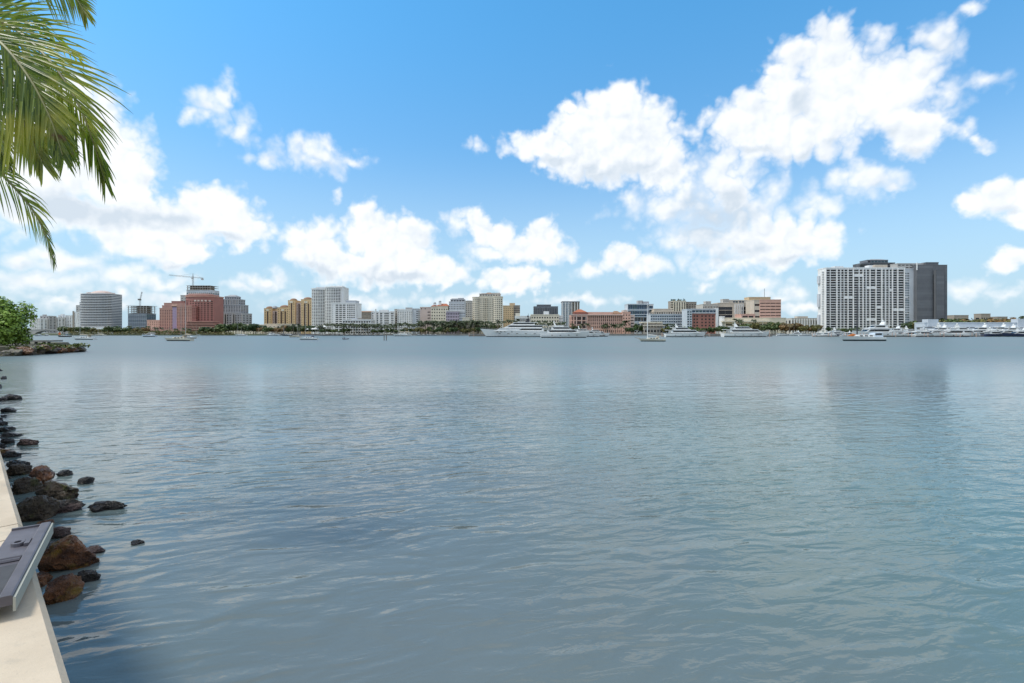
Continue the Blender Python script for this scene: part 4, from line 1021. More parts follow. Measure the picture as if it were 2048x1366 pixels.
trees(400, 450, 9, 651, 658, 11, 15, 608, 630, ['dark', 'mid'], 'leafy tree before the pink terraces', 'trees before the pink terraces')
trees(440, 512, 18, 644, 651, 13, 19, 606, 640, ['dark', 'dark', 'mid'], 'dense tree before the grey stepped tower', 'dark trees before the stepped tower')
trees(505, 580, 16, 648, 655, 12, 17, 606, 640, ['dark', 'mid', 'rust'], 'tree before the long low beige hall', 'trees before the beige hall')
trees(575, 640, 14, 648, 654, 12, 18, 612, 650, ['dark', 'mid', 'dark'], 'leafy tree before the taller ochre condominium', 'trees before the ochre condominium')
P_(560, 640, 7, 646, 652, 'palm before the ochre condominium')
P_(638, 690, 12, 644, 650, 'palm before the tall white condominium')
trees(638, 700, 8, 655, 659, 9, 13, 606, 622, ['dark', 'mid'], 'low tree under the palms before the white condominium', 'low trees before the white condominium')
P_(688, 748, 15, 644, 650, 'palm before the low white podium')
P_(744, 795, 15, 645, 651, 'palm before the white condominium with stair shafts')
trees(742, 800, 8, 655, 660, 9, 13, 606, 618, ['dark', 'mid'], 'low tree before the white condominium with stair shafts', 'low trees before the slab condominium')
P_(795, 842, 16, 641, 648, 'palm before the white condominium with even window grid')
P_(838, 868, 14, 639, 646, 'palm before the blank pinkish block')
P_(864, 900, 18, 638, 646, 'palm before the red-roofed cupola building')
P_(896, 946, 24, 639, 647, 'palm before the bluish grey apartment block')
P_(944, 962, 9, 638, 646, 'palm at the corner of the big cream condominium', Ylo=604)
P_(960, 1000, 9, 638, 645, 'palm behind the bow of the four-deck motor yacht')
trees(800, 960, 22, 652, 658, 8, 12, 603, 612, ['mid', 'olive', 'dark'], 'small clipped tree under the waterfront palms', 'small trees under the waterfront palms')
trees(880, 1000, 14, 644, 650, 10, 15, 625, 645, ['dark', 'mid', 'olive'], 'leafy tree among the palms before the cream condominium', 'trees among the palms')
P_(1004, 1040, 5, 636, 642, 'palm before the tan office tower')
P_(1062, 1132, 12, 638, 646, 'palm before the long white office')
trees(1070, 1150, 9, 649, 655, 10, 15, 612, 640, ['mid', 'dark'], 'round tree before the long white office', 'trees before the white office')
P_(1142, 1180, 4, 645, 651, 'palm before the red-roofed corner pavilion')
P_(1200, 1245, 5, 643, 648, 'tall palm before the salmon office', cw=4.0)
far_palm(1251, 639, 612, 'tallest palm at the end of the salmon office', None, cw=4.6)
trees(1256, 1272, 2, 652, 656, 10, 14, 606, 615, ['dark'], 'dark shrub tree at the end of the salmon office', 'shrub trees by the salmon office')
trees(1268, 1290, 4, 644, 650, 12, 17, 622, 640, ['dark'], 'dense dark tree beside the pale clubhouse', 'dark trees beside the clubhouse')
trees(1326, 1350, 5, 650, 655, 10, 15, 606, 620, ['olive', 'mid'], 'tree by the clubhouse on its yacht side', 'olive trees by the clubhouse')
P_(1328, 1345, 3, 645, 650, 'palm behind the olive trees by the clubhouse')
trees(1350, 1445, 12, 652, 657, 9, 13, 606, 630, ['dark', 'mid'], 'tree before the dark red brick block', 'trees before the brick block')
far_palm(1476, 635.5, 640, 'bushy tall palm before the courthouse portico', None, cw=6.0)
far_palm(1508, 637, 630, 'slim single palm before the tan annex', None, cw=3.2)
trees(1440, 1500, 8, 648, 654, 11, 16, 620, 650, ['dark', 'mid'], 'leafy tree before the courthouse portico', 'trees before the courthouse portico')
trees(1495, 1570, 13, 641, 650, 15, 24, 610, 655, ['olive', 'mid', 'mid'], 'broad tree before the tan annex', 'broad trees before the tan annex')
trees(1560, 1600, 7, 643, 651, 13, 20, 612, 650, ['rust', 'rust', 'olive'], 'spreading tree before the finned office', 'reddish trees before the finned office')
trees(1596, 1640, 8, 646, 654, 12, 18, 610, 640, ['rust', 'olive', 'dark'], 'bushy tree next to the huge white condominium', 'brownish trees next to the white condominium')
P_(1565, 1600, 4, 641, 646, 'pale-trunked palm among the reddish trees', dry=True)
trees(1812, 1852, 9, 640, 650, 12, 18, 620, 680, ['dark', 'mid', 'olive'], 'leafy tree at the foot of the dark grey office tower', 'trees at the foot of the grey tower')
trees(1655, 1812, 18, 653, 659, 8, 12, 600, 630, ['dark', 'mid', 'olive'], 'small tree along the foot of the huge white condominium', 'trees along the white condominium')
trees(1878, 1960, 16, 634, 641, 18, 28, 640, 760, ['olive', 'rust', 'olive', 'mid'], 'broad tree on the wooded rise behind the marina building', 'trees on the wooded rise')
trees(1955, 2060, 18, 631, 640, 18, 28, 640, 760, ['olive', 'rust', 'dark', 'mid'], 'tall tree around the brown box houses', 'trees around the brown houses')
P_(2036, 2060, 3, 628, 634, 'palm at the end of the marina building', 640, 680)
# ================================================================== boats and docks
GEL = mat('white_gelcoat', (0.70, 0.70, 0.68), .25, var=.05, scale=.4)
GEL2 = mat('cream_gelcoat', (0.58, 0.54, 0.44), .35, var=.10, scale=.5)
GEL3 = mat('pale_blue_gelcoat', (0.50, 0.57, 0.64), .3, var=.06, scale=.4)
BOATGLASS = mat('yacht_glass', (0.010, 0.011, 0.013), .12, spec=.5)
BOOT = mat('boot_stripe', (0.025, 0.03, 0.04), .5)
NAVY = mat('navy_paint', (0.02, 0.03, 0.07), .3)
DARKHULL = mat('dark_hull', (0.05, 0.05, 0.055), .35)
TEAK = mat('teak', (0.30, 0.19, 0.10), .7, var=.25, scale=1.5)
ALU = mat('aluminium_spar', (0.48, 0.48, 0.47), .4, metal=.5)
SPARD = mat('carbon_spar', (0.03, 0.03, 0.035), .35)
CANVAS = {'tan': mat('canvas_tan', (0.42, 0.36, 0.27), .9), 'navy': mat('canvas_navy', (0.03, 0.045, 0.10), .9), 'orange': mat('canvas_orange', (0.40, 0.13, 0.035), .85, var=.2),
          'white': mat('canvas_white', (0.60, 0.60, 0.58), .9), 'grey': mat('canvas_grey', (0.20, 0.21, 0.23), .9), 'green': mat('canvas_green', (0.05, 0.12, 0.10), .9), 'blue': mat('canvas_blue', (0.16, 0.28, 0.40), .9)}
WOODPILE = mat('timber_pile', (0.11, 0.085, 0.065), .9, var=.3, scale=1.0)
PINKPILE = mat('pale_pile', (0.52, 0.36, 0.29), .8, var=.15, scale=.8)

def hull_ring(t, L, B, hs, hb, rake, flare=1.0):
    bw = B / 2 * (1 - max(0.0, (t - .42) / .58) ** 2.3) * (.90 + .10 * min(1, t / .25))
    bw = max(bw, .02); z = hs + (hb - hs) * t ** 1.7
    def X(zz): return t * L + rake * (zz / hb - 1.0) * t ** 5
    k = 1 - .25 * t ** 2 * flare
    return [(X(z), bw, z), (X(z * .5), bw * (.96 * k + .02), z * .5), (X(0), bw * .86 * k * (1 - .35 * t ** 3), 0.0), (X(-.4), bw * .3, -.5), (X(-.4), -bw * .3, -.5), (X(0), -bw * .86 * k * (1 - .35 * t ** 3), 0.0),
            (X(z * .5), -bw * (.96 * k + .02), z * .5), (X(z), -bw, z)]
def hull(L, B, hs, hb, rake, n=14, flare=1.0):
    m = MB(); R = [hull_ring(k / n, L, B, hs, hb, rake, flare) for k in range(n + 1)]
    m.rings(R); return m
def stripe(L, B, hs, hb, rake, z0, z1, n=14, out=.025):
    m = MB()
    for s_ in (-1, 1):
        R = []
        for k in range(n + 1):
            r = hull_ring(k / n, L, B, hs, hb, rake); a, b_ = Vector(r[2]), Vector(r[1]); h = b_.z - a.z
            p, q = a.lerp(b_, z0 / h), a.lerp(b_, z1 / h)
            R.append([(p.x, s_ * (p.y + out), p.z), (q.x, s_ * (q.y + out), q.z)])
        for a, b_ in zip(R, R[1:]):
            m.quad(a[0], b_[0], b_[1], a[1]) if s_ < 0 else m.quad(b_[0], a[0], a[1], b_[1])
    return m
def side_prism(m, poly, w0, w1, mi=0):
    """deckhouse from a side profile (x, z); half-width w0 at the bottom, w1 at the top"""
    zs = [p[1] for p in poly]; lo, hi = min(zs), max(zs)
    W = lambda z: w0 + (w1 - w0) * (z - lo) / max(1e-6, hi - lo)
    n = len(poly); i = len(m.v)
    m.v += [(x, -W(z), z) for x, z in poly] + [(x, W(z), z) for x, z in poly]
    m.f.append(tuple(i + k for k in range(n))); m.m.append(mi); m.f.append(tuple(i + n + n - 1 - k for k in range(n))); m.m.append(mi)
    for k in range(n):
        j = (k + 1) % n; m.f.append((i + j, i + k, i + n + k, i + n + j)); m.m.append(mi)
def band(parent, poly, w, name='window', material=None):
    """a dark pane on each side of a deckhouse"""
    for s_ in (-1, 1):
        m = MB(); n = len(poly); y0, y1 = s_ * (w - .06), s_ * (w + .045)
        i = 0; m.v += [(x, y0, z) for x, z in poly] + [(x, y1, z) for x, z in poly]
        m.f.append(tuple(range(n)) if s_ > 0 else tuple(range(n - 1, -1, -1))); m.f.append(tuple(2 * n - 1 - k for k in range(n)) if s_ > 0 else tuple(n + k for k in range(n)))
        for k in range(n): j = (k + 1) % n; m.f.append((k, j, n + j, n + k))
        m.m = [0] * len(m.f); m.build(name, material or BOATGLASS, parent)
def motor_yacht(name, label, L, B, hs, hb, tiers, group=None, hullm=None, arch=None, rake=None, stripe_m=None, ports=6, extras=True):
    """tiers: (x0, x1, z0, z1, front slope, back slope, half width, window (x0,x1,z0,z1) or None)   bow is +x, stern at 0"""
    r = empty(name, (0, 0, 0)); tag(r, label, 'yacht', group)
    rk = rake if rake is not None else L * .09
    hm = hullm or GEL
    hu = hull(L, B, hs, hb, rk).build('hull', hm, r, smooth=False)
    stripe(L, B, hs, hb, rk, .0, .55).build('boot_stripe', stripe_m or BOOT, hu)
    for k in range(ports):
        x = L * (.22 + .5 * k / max(1, ports - 1)); z = hs * .58
        t = x / L; y = Vector(hull_ring(t, L, B, hs, hb, rk)[1]).y
        for s_ in (-1, 1):
            m = MB(); m.box(x - L * .016, x + L * .016, min(s_ * (y - .1), s_ * (y + .06)), max(s_ * (y - .1), s_ * (y + .06)), z - .16, z + .16); m.build('porthole', BOATGLASS, hu)
    for ti, (x0, x1, z0, z1, fs, bs, w, wi) in enumerate(tiers):
        m = MB(); side_prism(m, [(x0, z0), (x1, z0), (x1 - fs, z1), (x0 + bs, z1)], w, w * .93)
        d = m.build('deckhouse', GEL, r)
        m = MB(); side_prism(m, [(x0 - (x1 - x0) * .14, z1 + .02), (x1 - fs + .6, z1 + .02), (x1 - fs + .1, z1 + .26), (x0 - (x1 - x0) * .12, z1 + .26)], w * 1.0, w * .99); m.build('roof', GEL, d)
        if wi:
            a, b_, c, e = wi; f = (e - c) / (z1 - z0) * fs
            band(d, [(a + .3, c), (b_, c), (b_ - f * 1.2, e), (a + .3 - min(1.2, (b_ - a) * .06), e)], w * (1 - .07 * ((c + e) / 2 - z0) / (z1 - z0)))
            if fs > .4:
                m = MB(); t0, t1 = (c - z0) / (z1 - z0), (e - z0) / (z1 - z0); X = lambda t: x1 - fs * t + .05
                m.quad((X(t0), -w * .86, c), (X(t0), w * .86, c), (X(t1), w * .82, e), (X(t1), -w * .82, e)); m.build('windscreen', BOATGLASS, d)
    if arch:
        x, z, h = arch
        m = MB(); side_prism(m, [(x, z), (x + h * .5, z), (x - h * .1, z + h), (x - h * .45, z + h)], B * .28, B * .2); m.build('radar_arch', GEL, r)
        m = MB(); m.tube([(x - h * .25, 0, z + h), (x - h * .35, 0, z + h * 2.1)], [.09, .04], 5); m.tube([(x - h * .2, .7, z + h), (x - h * .2, .7, z + h * 1.7)], .03, 4); m.build('mast', ALU, r)
        m = MB()
        rr = [[(x - h * .28 + .55 * cos(t) * cos(q), -.6 + .55 * cos(t) * sin(q), z + h + .5 + .5 * sin(t)) for q in [2 * pi * j / 8 for j in range(8)]] for t in (-1.2, -.5, .1, .7, 1.3)]
        m.rings(rr); m.build('satellite_dome', GEL, r, smooth=True)
    if extras:
        m = MB(); n = 9; pts = []
        for s_ in (-1, 1):
            pts = []
            for k in range(n):
                t = .55 + .44 * k / (n - 1); q = hull_ring(t, L, B, hs, hb, rk)[0]; p = (q[0] - .1, s_ * max(0.03, q[1] - .1), q[2] + .85); pts.append(p)
                m.tube([(q[0] - .1, s_ * max(.03, q[1] - .1), q[2]), p], .02, 4)
            m.tube(pts, .025, 4)
        m.build('bow_rail', ALU, r)
    return r
def put_boat(r, x, ywl, bow='R', Y=None, yaw=0.0, anchor='mid', L=1.0):
    """float the boat: x is the photo column of its middle"""
    Y = Y or wd(ywl); a = 0.0 if bow == 'R' else pi
    X = px(x, Y); d = -L / 2
    a += yaw
    r.location = (X + d * cos(a), Y + d * sin(a), 0); r.rotation_euler = (0, 0, a)
    return r

# the two big motor yachts at the pier head
r = motor_yacht('motor_yacht', 'largest four-deck white motor yacht with black window bands lying at the pier', 55, 10, 4.3, 6.4,
    [(5, 44, 4.4, 6.6, 4.5, 0, 4.6, (7, 26, 4.75, 6.35)), (6, 37, 6.9, 9.0, 4.5, .5, 4.2, (6.6, 35.3, 7.15, 8.75)), (12, 32, 9.3, 11.2, 3.5, .5, 3.4, (13, 30.8, 9.55, 10.95))], arch=None, ports=5)
for k, x in enumerate((41, 38.2, 35, 29.5)):
    for s_ in (-1, 1):
        t = x / 55; y = hull_ring(t, 55, 10, 4.3, 6.4, 5)[1][1] + .1; m = MB(); m.box(x - 1.2, x + 1.0, min(s_ * y, s_ * (y + .12)), max(s_ * y, s_ * (y + .12)), 3.7, 4.4); m.build('window', BOATGLASS, r)
m = MB(); side_prism(m, [(16, 11.4), (19.5, 11.4), (18, 14.2), (16.2, 14.2)], .7, .5); m.tube([(17, 0, 14), (17, 0, 18.5)], [.3, .08], 6); m.box(16.4, 17.6, -1.8, 1.8, 14.6, 14.9)
m.build('radar_mast', SPARD, r)
m = MB(); rr = [[(17.3 + .8 * cos(t) * cos(q), .8 * cos(t) * sin(q), 16.2 + .8 * sin(t)) for q in [2 * pi * j / 8 for j in range(8)]] for t in (-1.3, -.6, 0, .6, 1.3)]; m.rings(rr); m.build('satellite_dome', SPARD, r, smooth=True)
put_boat(r, 1030, 673.4, 'L', Y=405, L=55)
r = motor_yacht('motor_yacht', 'three-deck cream-white motor yacht overlapping the stern of the largest yacht', 32, 7.2, 2.9, 4.3,
    [(4, 25, 3.0, 5.0, 3.0, 0, 3.2, (5.5, 23.9, 3.4, 4.7)), (6.5, 20, 5.3, 6.9, 2.6, .6, 2.7, (8, 19.4, 5.55, 6.65)), (8.5, 15, 7.2, 7.7, .8, .3, 2.2, None)], arch=(9, 7.9, 1.6), ports=4)
put_boat(r, 1131, 675.3, 'R', Y=332, L=32)
FB = ((3, 21, 2.7, 4.5, 3.0, 0, 2.7, (4.5, 20.0, 3.0, 4.2)), (5, 15.5, 4.8, 6.2, 2.4, .4, 2.2, (6.2, 15.0, 5.0, 6.0)))
for lab, x, y, Lpx, Y, bow in (('white motor yacht with flared bow just beyond the three-deck yacht', 1172, 673, 62, 400, 'R'), ('slim white yacht bow pointing past the salmon office', 1196, 672.2, 48, 430, 'R'),
    ('sleek white motor yacht moored before the brick block', 1372, 673.6, 84, 385, 'R'), ('white motor yacht with tall flybridge moored before the courthouse portico', 1493, 673.6, 96, 390, 'R')):
    L = px(1024 + Lpx, Y); k = L / 26.0
    r = motor_yacht('motor_yacht', lab, L, L * .22, 2.2 * k ** .6, 3.6 * k ** .6, [(a * k, b * k, c * k ** .6, d * k ** .6, e * k, f, w * k, (wi[0] * k, wi[1] * k, wi[2] * k ** .6, wi[3] * k ** .6)) for a, b, c, d, e, f, w, wi in FB],
        arch=(7 * k, 6.4 * k ** .6, 1.5 * k), ports=4)
    put_boat(r, x, y, bow, Y=Y, L=L)

# marina fleet: three kinds, each copied
FL = 'yachts berthed in the marina'
pA = motor_yacht('motor_yacht', 'white flybridge yacht berthed in the marina', 20, 5.2, 1.9, 3.0, [(2, 15, 2.1, 3.9, 2.6, 0, 2.2, (3.5, 13.8, 2.5, 3.5)), (3.5, 11, 4.2, 5.5, 2.0, .4, 1.8, (5, 10.4, 4.5, 5.2))], FL, arch=(5, 5.7, 1.5), ports=3)
pB = motor_yacht('motor_yacht', 'sleek low white express yacht with dark wraparound glass in the marina', 18, 4.6, 1.5, 2.3, [(2, 14.5, 1.7, 3.4, 5.0, 1.0, 2.0, (3.6, 12.6, 2.1, 3.1))], FL, arch=None, ports=3, stripe_m=NAVY)
pC = motor_yacht('motor_yacht', 'navy-hulled sport yacht with white deckhouse in the marina', 19, 4.9, 1.7, 2.7, [(3, 13, 1.9, 3.5, 3.2, 0, 2.1, (4.2, 11.8, 2.3, 3.2)), (4, 9, 3.8, 4.2, .8, .3, 1.7, None)], FL, hullm=NAVY, arch=(4.6, 4.4, 1.3), ports=2)
pD = motor_yacht('sportfisher', 'white sportfishing boat with tall open tower in the marina', 15, 4.6, 1.4, 2.6, [(3.5, 10, 1.6, 3.4, 1.8, 0, 1.9, (4.6, 9.0, 2.2, 3.0))], FL, arch=None, ports=0)
m = MB()
for sx in (4.4, 7.4):
    for sy in (-1.3, 1.3): m.tube([(sx, sy, 3.5), (5.9 + (sx - 5.9) * .45, sy * .5, 8.2)], .05, 4)
m.box(4.7, 7.1, -1.0, 1.0, 8.2, 8.32); m.box(4.6, 7.2, -1.3, 1.3, 5.6, 5.75); m.build('tuna_tower', ALU, pD)
for o, x in ((pA, 1700), (pB, 1895), (pC, 1985), (pD, 1788)): pass
fleet = [(pA, 1745, 412, 'L', 30, 'white flybridge yacht with long navy side window before the white condominium'), (pA, 1680, 470, 'R', 18, None), (pA, 1660, 500, 'L', 15, None), (pD, 1652, 470, 'R', 12, None), (pB, 1700, 440, 'R', 14, None), (pA, 1783, 440, 'L', 22, None), (pD, 1800, 425, 'R', 15, None),
    (pA, 1826, 450, 'R', 20, None), (pB, 1815, 415, 'L', 17, None), (pB, 1852, 405, 'R', 19, None), (pA, 1872, 440, 'L', 24, None), (pB, 1898, 398, 'L', 24, 'long low white yacht with lens-shaped dark window at the pier end'), (pA, 1930, 430, 'R', 24, None), (pC, 1925, 455, 'L', 18, None),
    (pA, 1952, 470, 'L', 26, None), (pB, 1966, 440, 'R', 16, None), (pC, 1992, 420, 'R', 20, None), (pA, 2012, 450, 'L', 24, None), (pC, 2034, 410, 'L', 21, 'dark-hulled yacht with cream cockpit lying at the marina entrance'), (pB, 2040, 470, 'R', 22, None), (pA, 1895, 490, 'R', 28, None), (pA, 1990, 500, 'L', 28, None),
    (pA, 1760, 480, 'R', 20, None), (pD, 1720, 455, 'L', 13, None), (pB, 1640, 520, 'R', 12, None), (pD, 1635, 545, 'L', 12, None), (pB, 1610, 560, 'R', 12, None), (pA, 1590, 570, 'L', 13, None), (pB, 1565, 575, 'R', 12, None), (pC, 1735, 430, 'R', 15, None), (pD, 1845, 435, 'L', 14, None), (pC, 1862, 470, 'R', 18, None), (pD, 1910, 445, 'R', 15, None), (pD, 1975, 460, 'L', 16, None), (pC, 1690, 450, 'L', 13, None)]
base = {id(pA): 20, id(pB): 18, id(pC): 19, id(pD): 15}; used = set()
for p, x, Y, bow, Lm, lab in fleet:
    Lm = Lm * 1.12; s_ = Lm / base[id(p)]
    if id(p) in used: o = dup(p, (0, 0, 0))
    else: o = p; used.add(id(p))
    o.scale = (s_, s_, s_); put_boat(o, x, 0, bow, Y=Y, L=Lm, yaw=random.uniform(-.12, .12))
    if lab: fixes = globals().setdefault('FIX', []); fixes.append((o, lab))
for o, lab in FIX: o['label'] = lab

def dock(label, x0, x1, Y, w=2.4, z=.95, step=6.0, pile=1.4, pm=None, every=3, Y1=None):
    X0, X1 = px(x0, Y), px(x1, Y); r = tag(empty('dock', ((X0 + X1) / 2, Y, 0)), label, 'dock'); h = (X1 - X0) / 2
    n = max(2, int((X1 - X0) / step)); st = 2 * h / n
    mp = MB(); mp.box(-st / 2 + .03, st / 2 - .03, 0, w, z - .28, z); mp.mats = [mat('dock_deck', (0.26, 0.23, 0.20), .85, var=.2, scale=.5)]; mp.m = [0] * len(mp.f); me = mp.mesh('deck_section')
    b = MB(); b.tube([(0, 0, -1.5), (0, 0, z + pile)], [.2, .19], 7); b.tube([(0, 0, z + pile), (0, 0, z + pile + .18)], [.21, .02], 7); b.mats = [pm or WOODPILE]; b.m = [0] * len(b.f); pme = b.mesh('pile')
    for k in range(n):
        place('deck_section', me, r, (-h + st * (k + .5), 0, 0))
        if k % every == 0: place('pile', pme, r, (-h + st * k, -.25, 0)); place('pile', pme, r, (-h + st * k, w + .25, 0))
    b = MB(); b.box(-h, h, .1, .25, z - .75, z - .3); b.box(-h, h, w - .25, w - .1, z - .75, z - .3); b.build('stringer', WOODPILE, r)
    return r
dock('long floating pier before the huge white condominium', 1630, 1968, 388, w=3, z=1.1, pm=PINKPILE, every=2, pile=1.9)
dock('pier behind the two yachts by the courthouse', 1325, 1545, 412, w=2.5, z=1.0, pm=PINKPILE, every=3, pile=1.8)
dock('pier along the two biggest yachts', 938, 1210, 428, w=2.5, z=1.1, pm=PINKPILE, every=5, pile=2.0)
dock('low dock with many timber piles before the low white podium', 640, 765, 560, w=2.4, z=1.2, every=1, pile=2.0, step=5)
dock('low marina dock before the ochre condominium', 560, 640, 570, w=2.2, z=1.1, every=1, pile=1.8, step=5)
dock('inner marina pier along the marina building', 1800, 2060, 480, w=2.6, z=1.0, pm=PINKPILE, every=2, pile=2.2)
g = bpy.data.objects
def pile(label, x, yt, ywl, group=None, r=.17, m_=None):
    Y = wd(ywl); b = MB(); b.tube([(0, 0, -1.5), (0, 0, pz(yt, Y) - .15), (.01, 0, pz(yt, Y))], [r, r * .95, r * .7], 8)
    o = b.build('mooring_pile', m_ or WOODPILE, None, loc=(px(x, Y), Y, 0)); tag(o, label, 'pile', group)
for x in (768.3, 772.7): pile('dark mooring pile, one of two standing alone in open water', x, 669.8, 681, 'pair of mooring piles')
pile('dark pile at the bow of the yacht before the brick block', 1410.5, 660, 675.2)
pile('pale pile at the bow of the yacht before the courthouse portico', 1539, 661, 674.4, m_=PINKPILE)
pile('pale pile at the end of the pier by the largest yacht', 947.5, 661.5, 673.4, m_=PINKPILE)

# sailing boats at anchor
def sailboat(label, x, ywl, Lpx, bow, mastx, mtop, hullm=None, cover='navy', mizzen=None, dodger=None, spar=None, Y=None, sprit=0.0, name='sailing_yacht', cat='sailboat', tilt=0.0, thick=1.0, stripe_m=None, boom=True, wheelhouse=False, group=None, jib=True):
    Y = Y or wd(ywl); L = px(1024 + Lpx, Y); sg = 1 if bow == 'R' else -1
    r = tag(empty(name, (0, 0, 0)), label, cat, group)
    B = L * .29; hs, hb = .085 * L, .115 * L; spar = spar or ALU
    hu = hull(L, B, hs, hb, L * .11, 12).build('hull', hullm or GEL, r)
    stripe(L, B, hs, hb, L * .11, 0, .36 * hs, 12).build('boot_stripe', stripe_m or BOOT, hu)
    m = MB(); z0 = hs * 1.02; z1 = z0 + .055 * L
    side_prism(m, [(L * .22, z0), (L * .68, z0 + .02 * L), (L * .60, z1), (L * .24, z1 + .005 * L)], B * .33, B * .28); cb = m.build('cabin', GEL if hullm is not GEL2 else GEL2, r)
    for k in range(3):
        a = L * (.28 + .11 * k); band(cb, [(a, z0 + .018 * L), (a + L * .075, z0 + .02 * L), (a + L * .07, z0 + .042 * L), (a + L * .004, z0 + .04 * L)], B * .315, 'window')
    def spars(mx, top, bm, nm):
        xl = L / 2 + sg * (px(mx, Y) - px(x, Y)); H = pz(top, Y); R_ = .0062 * L * thick * (.75 if nm else 1)
        t = MB(); t.tube([(xl, 0, hs), (xl - tilt * .5 * H, 0, H * .5), (xl - tilt * H, 0, H)], [R_ * 1.1, R_, R_ * .6], 7); t.build('mast' if nm == 0 else 'mizzen_mast', spar, r)
        t = MB()
        for zf in (.45, .72): t.box(xl - .04, xl + .04, -B * .28, B * .28, H * zf, H * zf + .05)
        t.build('spreader', spar, r)
        t = MB(); w_ = max(.012, .0011 * L)
        for a in ((L * 1.0 + sprit * L, 0, hb), (.01 * L, 0, hs), (xl - .1, B * .46, hs), (xl - .1, -B * .46, hs)):
            if nm == 1 and a[0] > L * .9: continue
            t.tube([(xl - tilt * H, 0, H * .985), a], w_, 3)
        t.build('rigging', SPARD, r)
        if bm:
            bl = min(L * .38, xl - L * .02) if nm == 0 else xl * .9
            t = MB(); t.tube([(xl, 0, z1 + .075 * L), (xl - bl, 0, z1 + .07 * L)], .0055 * L, 6); t.build('boom', spar, r)
            t = MB(); t.tube([(xl - .02 * L, 0, z1 + .105 * L), (xl - bl * .3, 0, z1 + .098 * L), (xl - bl * .97, 0, z1 + .082 * L)], [.020 * L, .022 * L, .009 * L], 7); t.build('sail_cover', CANVAS[cover], r)
        if nm == 0 and jib:
            t = MB(); a, c = Vector((xl, 0, H * .96)), Vector((L * .99 + sprit * L, 0, hb + .2)); t.tube([a, a.lerp(c, .5), c.lerp(a, .05)], [.0015 * L, .0035 * L, .0042 * L], 5); t.build('furled_jib', CANVAS['tan'], r)
    spars(mastx, mtop, boom, 0)
    if mizzen: spars(mizzen[0], mizzen[1], True, 1)
    if dodger:
        m = MB(); side_prism(m, [(L * .02, z1 + .075 * L), (L * .22, z1 + .08 * L), (L * .22, z1 + .092 * L), (L * .02, z1 + .087 * L)], B * .36, B * .34)
        for a in (L * .04, L * .2):
            for s_ in (-1, 1): m.tube([(a, s_ * B * .34, hs), (a, s_ * B * .34, z1 + .08 * L)], .02, 4)
        m.build('bimini', CANVAS[dodger], r)
        m = MB(); side_prism(m, [(L * .235, z1), (L * .33, z1), (L * .29, z1 + .045 * L), (L * .235, z1 + .05 * L)], B * .3, B * .26); m.build('dodger', CANVAS[dodger], r)
    if sprit: m = MB(); m.tube([(L * .95, 0, hb * .98), (L * (1 + sprit), 0, hb * 1.25)], [.01 * L, .006 * L], 6); m.build('bowsprit', TEAK, r)
    if wheelhouse: m = MB(); side_prism(m, [(L * .05, hs), (L * .26, hs), (L * .23, hs + .10 * L), (L * .06, hs + .11 * L)], B * .34, B * .3); m.build('wheelhouse', GEL3, r); band(r, [(L * .08, hs + .05 * L), (L * .23, hs + .05 * L), (L * .22, hs + .085 * L), (L * .085, hs + .09 * L)], B * .325)
    m = MB()
    for s_ in (-1, 1):
        pts = []
        for k in range(8):
            q = hull_ring(.03 + .95 * k / 7, L, B, hs, hb, L * .11)[0]; p = (q[0], s_ * max(.02, q[1] - .06), q[2] + .055 * L); pts.append(p); m.tube([(q[0], s_ * max(.02, q[1] - .06), q[2]), p], .013, 3)
        m.tube(pts, .012, 3)
    m.build('guard_rail', ALU, r)
    put_boat(r, x, ywl, bow, Y=Y, L=L)
    return r
sailboat('white sloop with tan canvas anchored before the curved glass tower', 168, 679.4, 44, 'L', 160, 606, cover='tan', dodger='tan')
sailboat('small dark-hulled sailboat near the arched bridge', 128, 674, 26, 'L', 126, 640, hullm=DARKHULL, cover='navy', dodger='blue')
sailboat('small cream sailboat close under the curved glass tower', 200, 671.2, 22, 'L', 196.3, 636, hullm=GEL2, cover='tan')
sailboat('cream sloop with cluttered tan cockpit, broadest boat before the pink office', 356, 681.8, 56, 'L', 371, 601, hullm=GEL2, cover='tan', dodger='tan', thick=1.2)
sailboat('white sloop half hidden behind the cream sloop', 379, 677.0, 34, 'R', 362, 606, cover='navy', dodger='grey', boom=False)
sailboat('small green-hulled sailboat before the pink terraces', 396.5, 671.6, 13, 'L', 393, 647, hullm=mat('pale_green_hull', (.40, .47, .42), .4), cover='grey')
sailboat('white ketch before the grey stepped tower', 482, 671.6, 24, 'L', 475.5, 648, cover='tan', mizzen=(482.5, 651), dodger='tan')
sailboat('small grey sailboat with raked mast before the beige hall', 522, 670.9, 14, 'L', 519, 652, hullm=GEL3, cover='navy', tilt=-.18)
sailboat('little white sailboat before the beige hall', 533, 670.8, 13, 'L', 528, 652, cover='white')
sailboat('pale sailboat next to the motor cruiser before the beige hall', 560, 671, 15, 'R', 567, 650, cover='navy')
sailboat('dark-hulled sailboat before the ochre condominium', 575, 671.6, 26, 'L', 568, 640, hullm=DARKHULL, cover='tan')
sailboat('cream sailboat overlapped by the larger white sloop', 590, 674.4, 26, 'L', 597, 632, hullm=GEL2, cover='grey', tilt=-.12)
sailboat('larger white sloop with blue canvas before the ochre condominium', 616, 679.6, 40, 'L', 611.3, 596, cover='navy', dodger='navy')
sailboat('white sailboat at the dock before the tall white condominium', 675, 670.4, 16, 'R', 673, 645, cover='navy')
sailboat('white sailboat tied up before the low white podium', 690, 670.4, 14, 'L', 687, 646, cover='blue')
sailboat('long white ketch anchored before the white grid condominium', 804, 672.2, 37, 'L', 796.8, 637, cover='tan', mizzen=(810, 643), dodger='tan')
sailboat('small white ketch before the white condominium with stair shafts', 787, 670.2, 14, 'L', 785, 650, cover='navy')
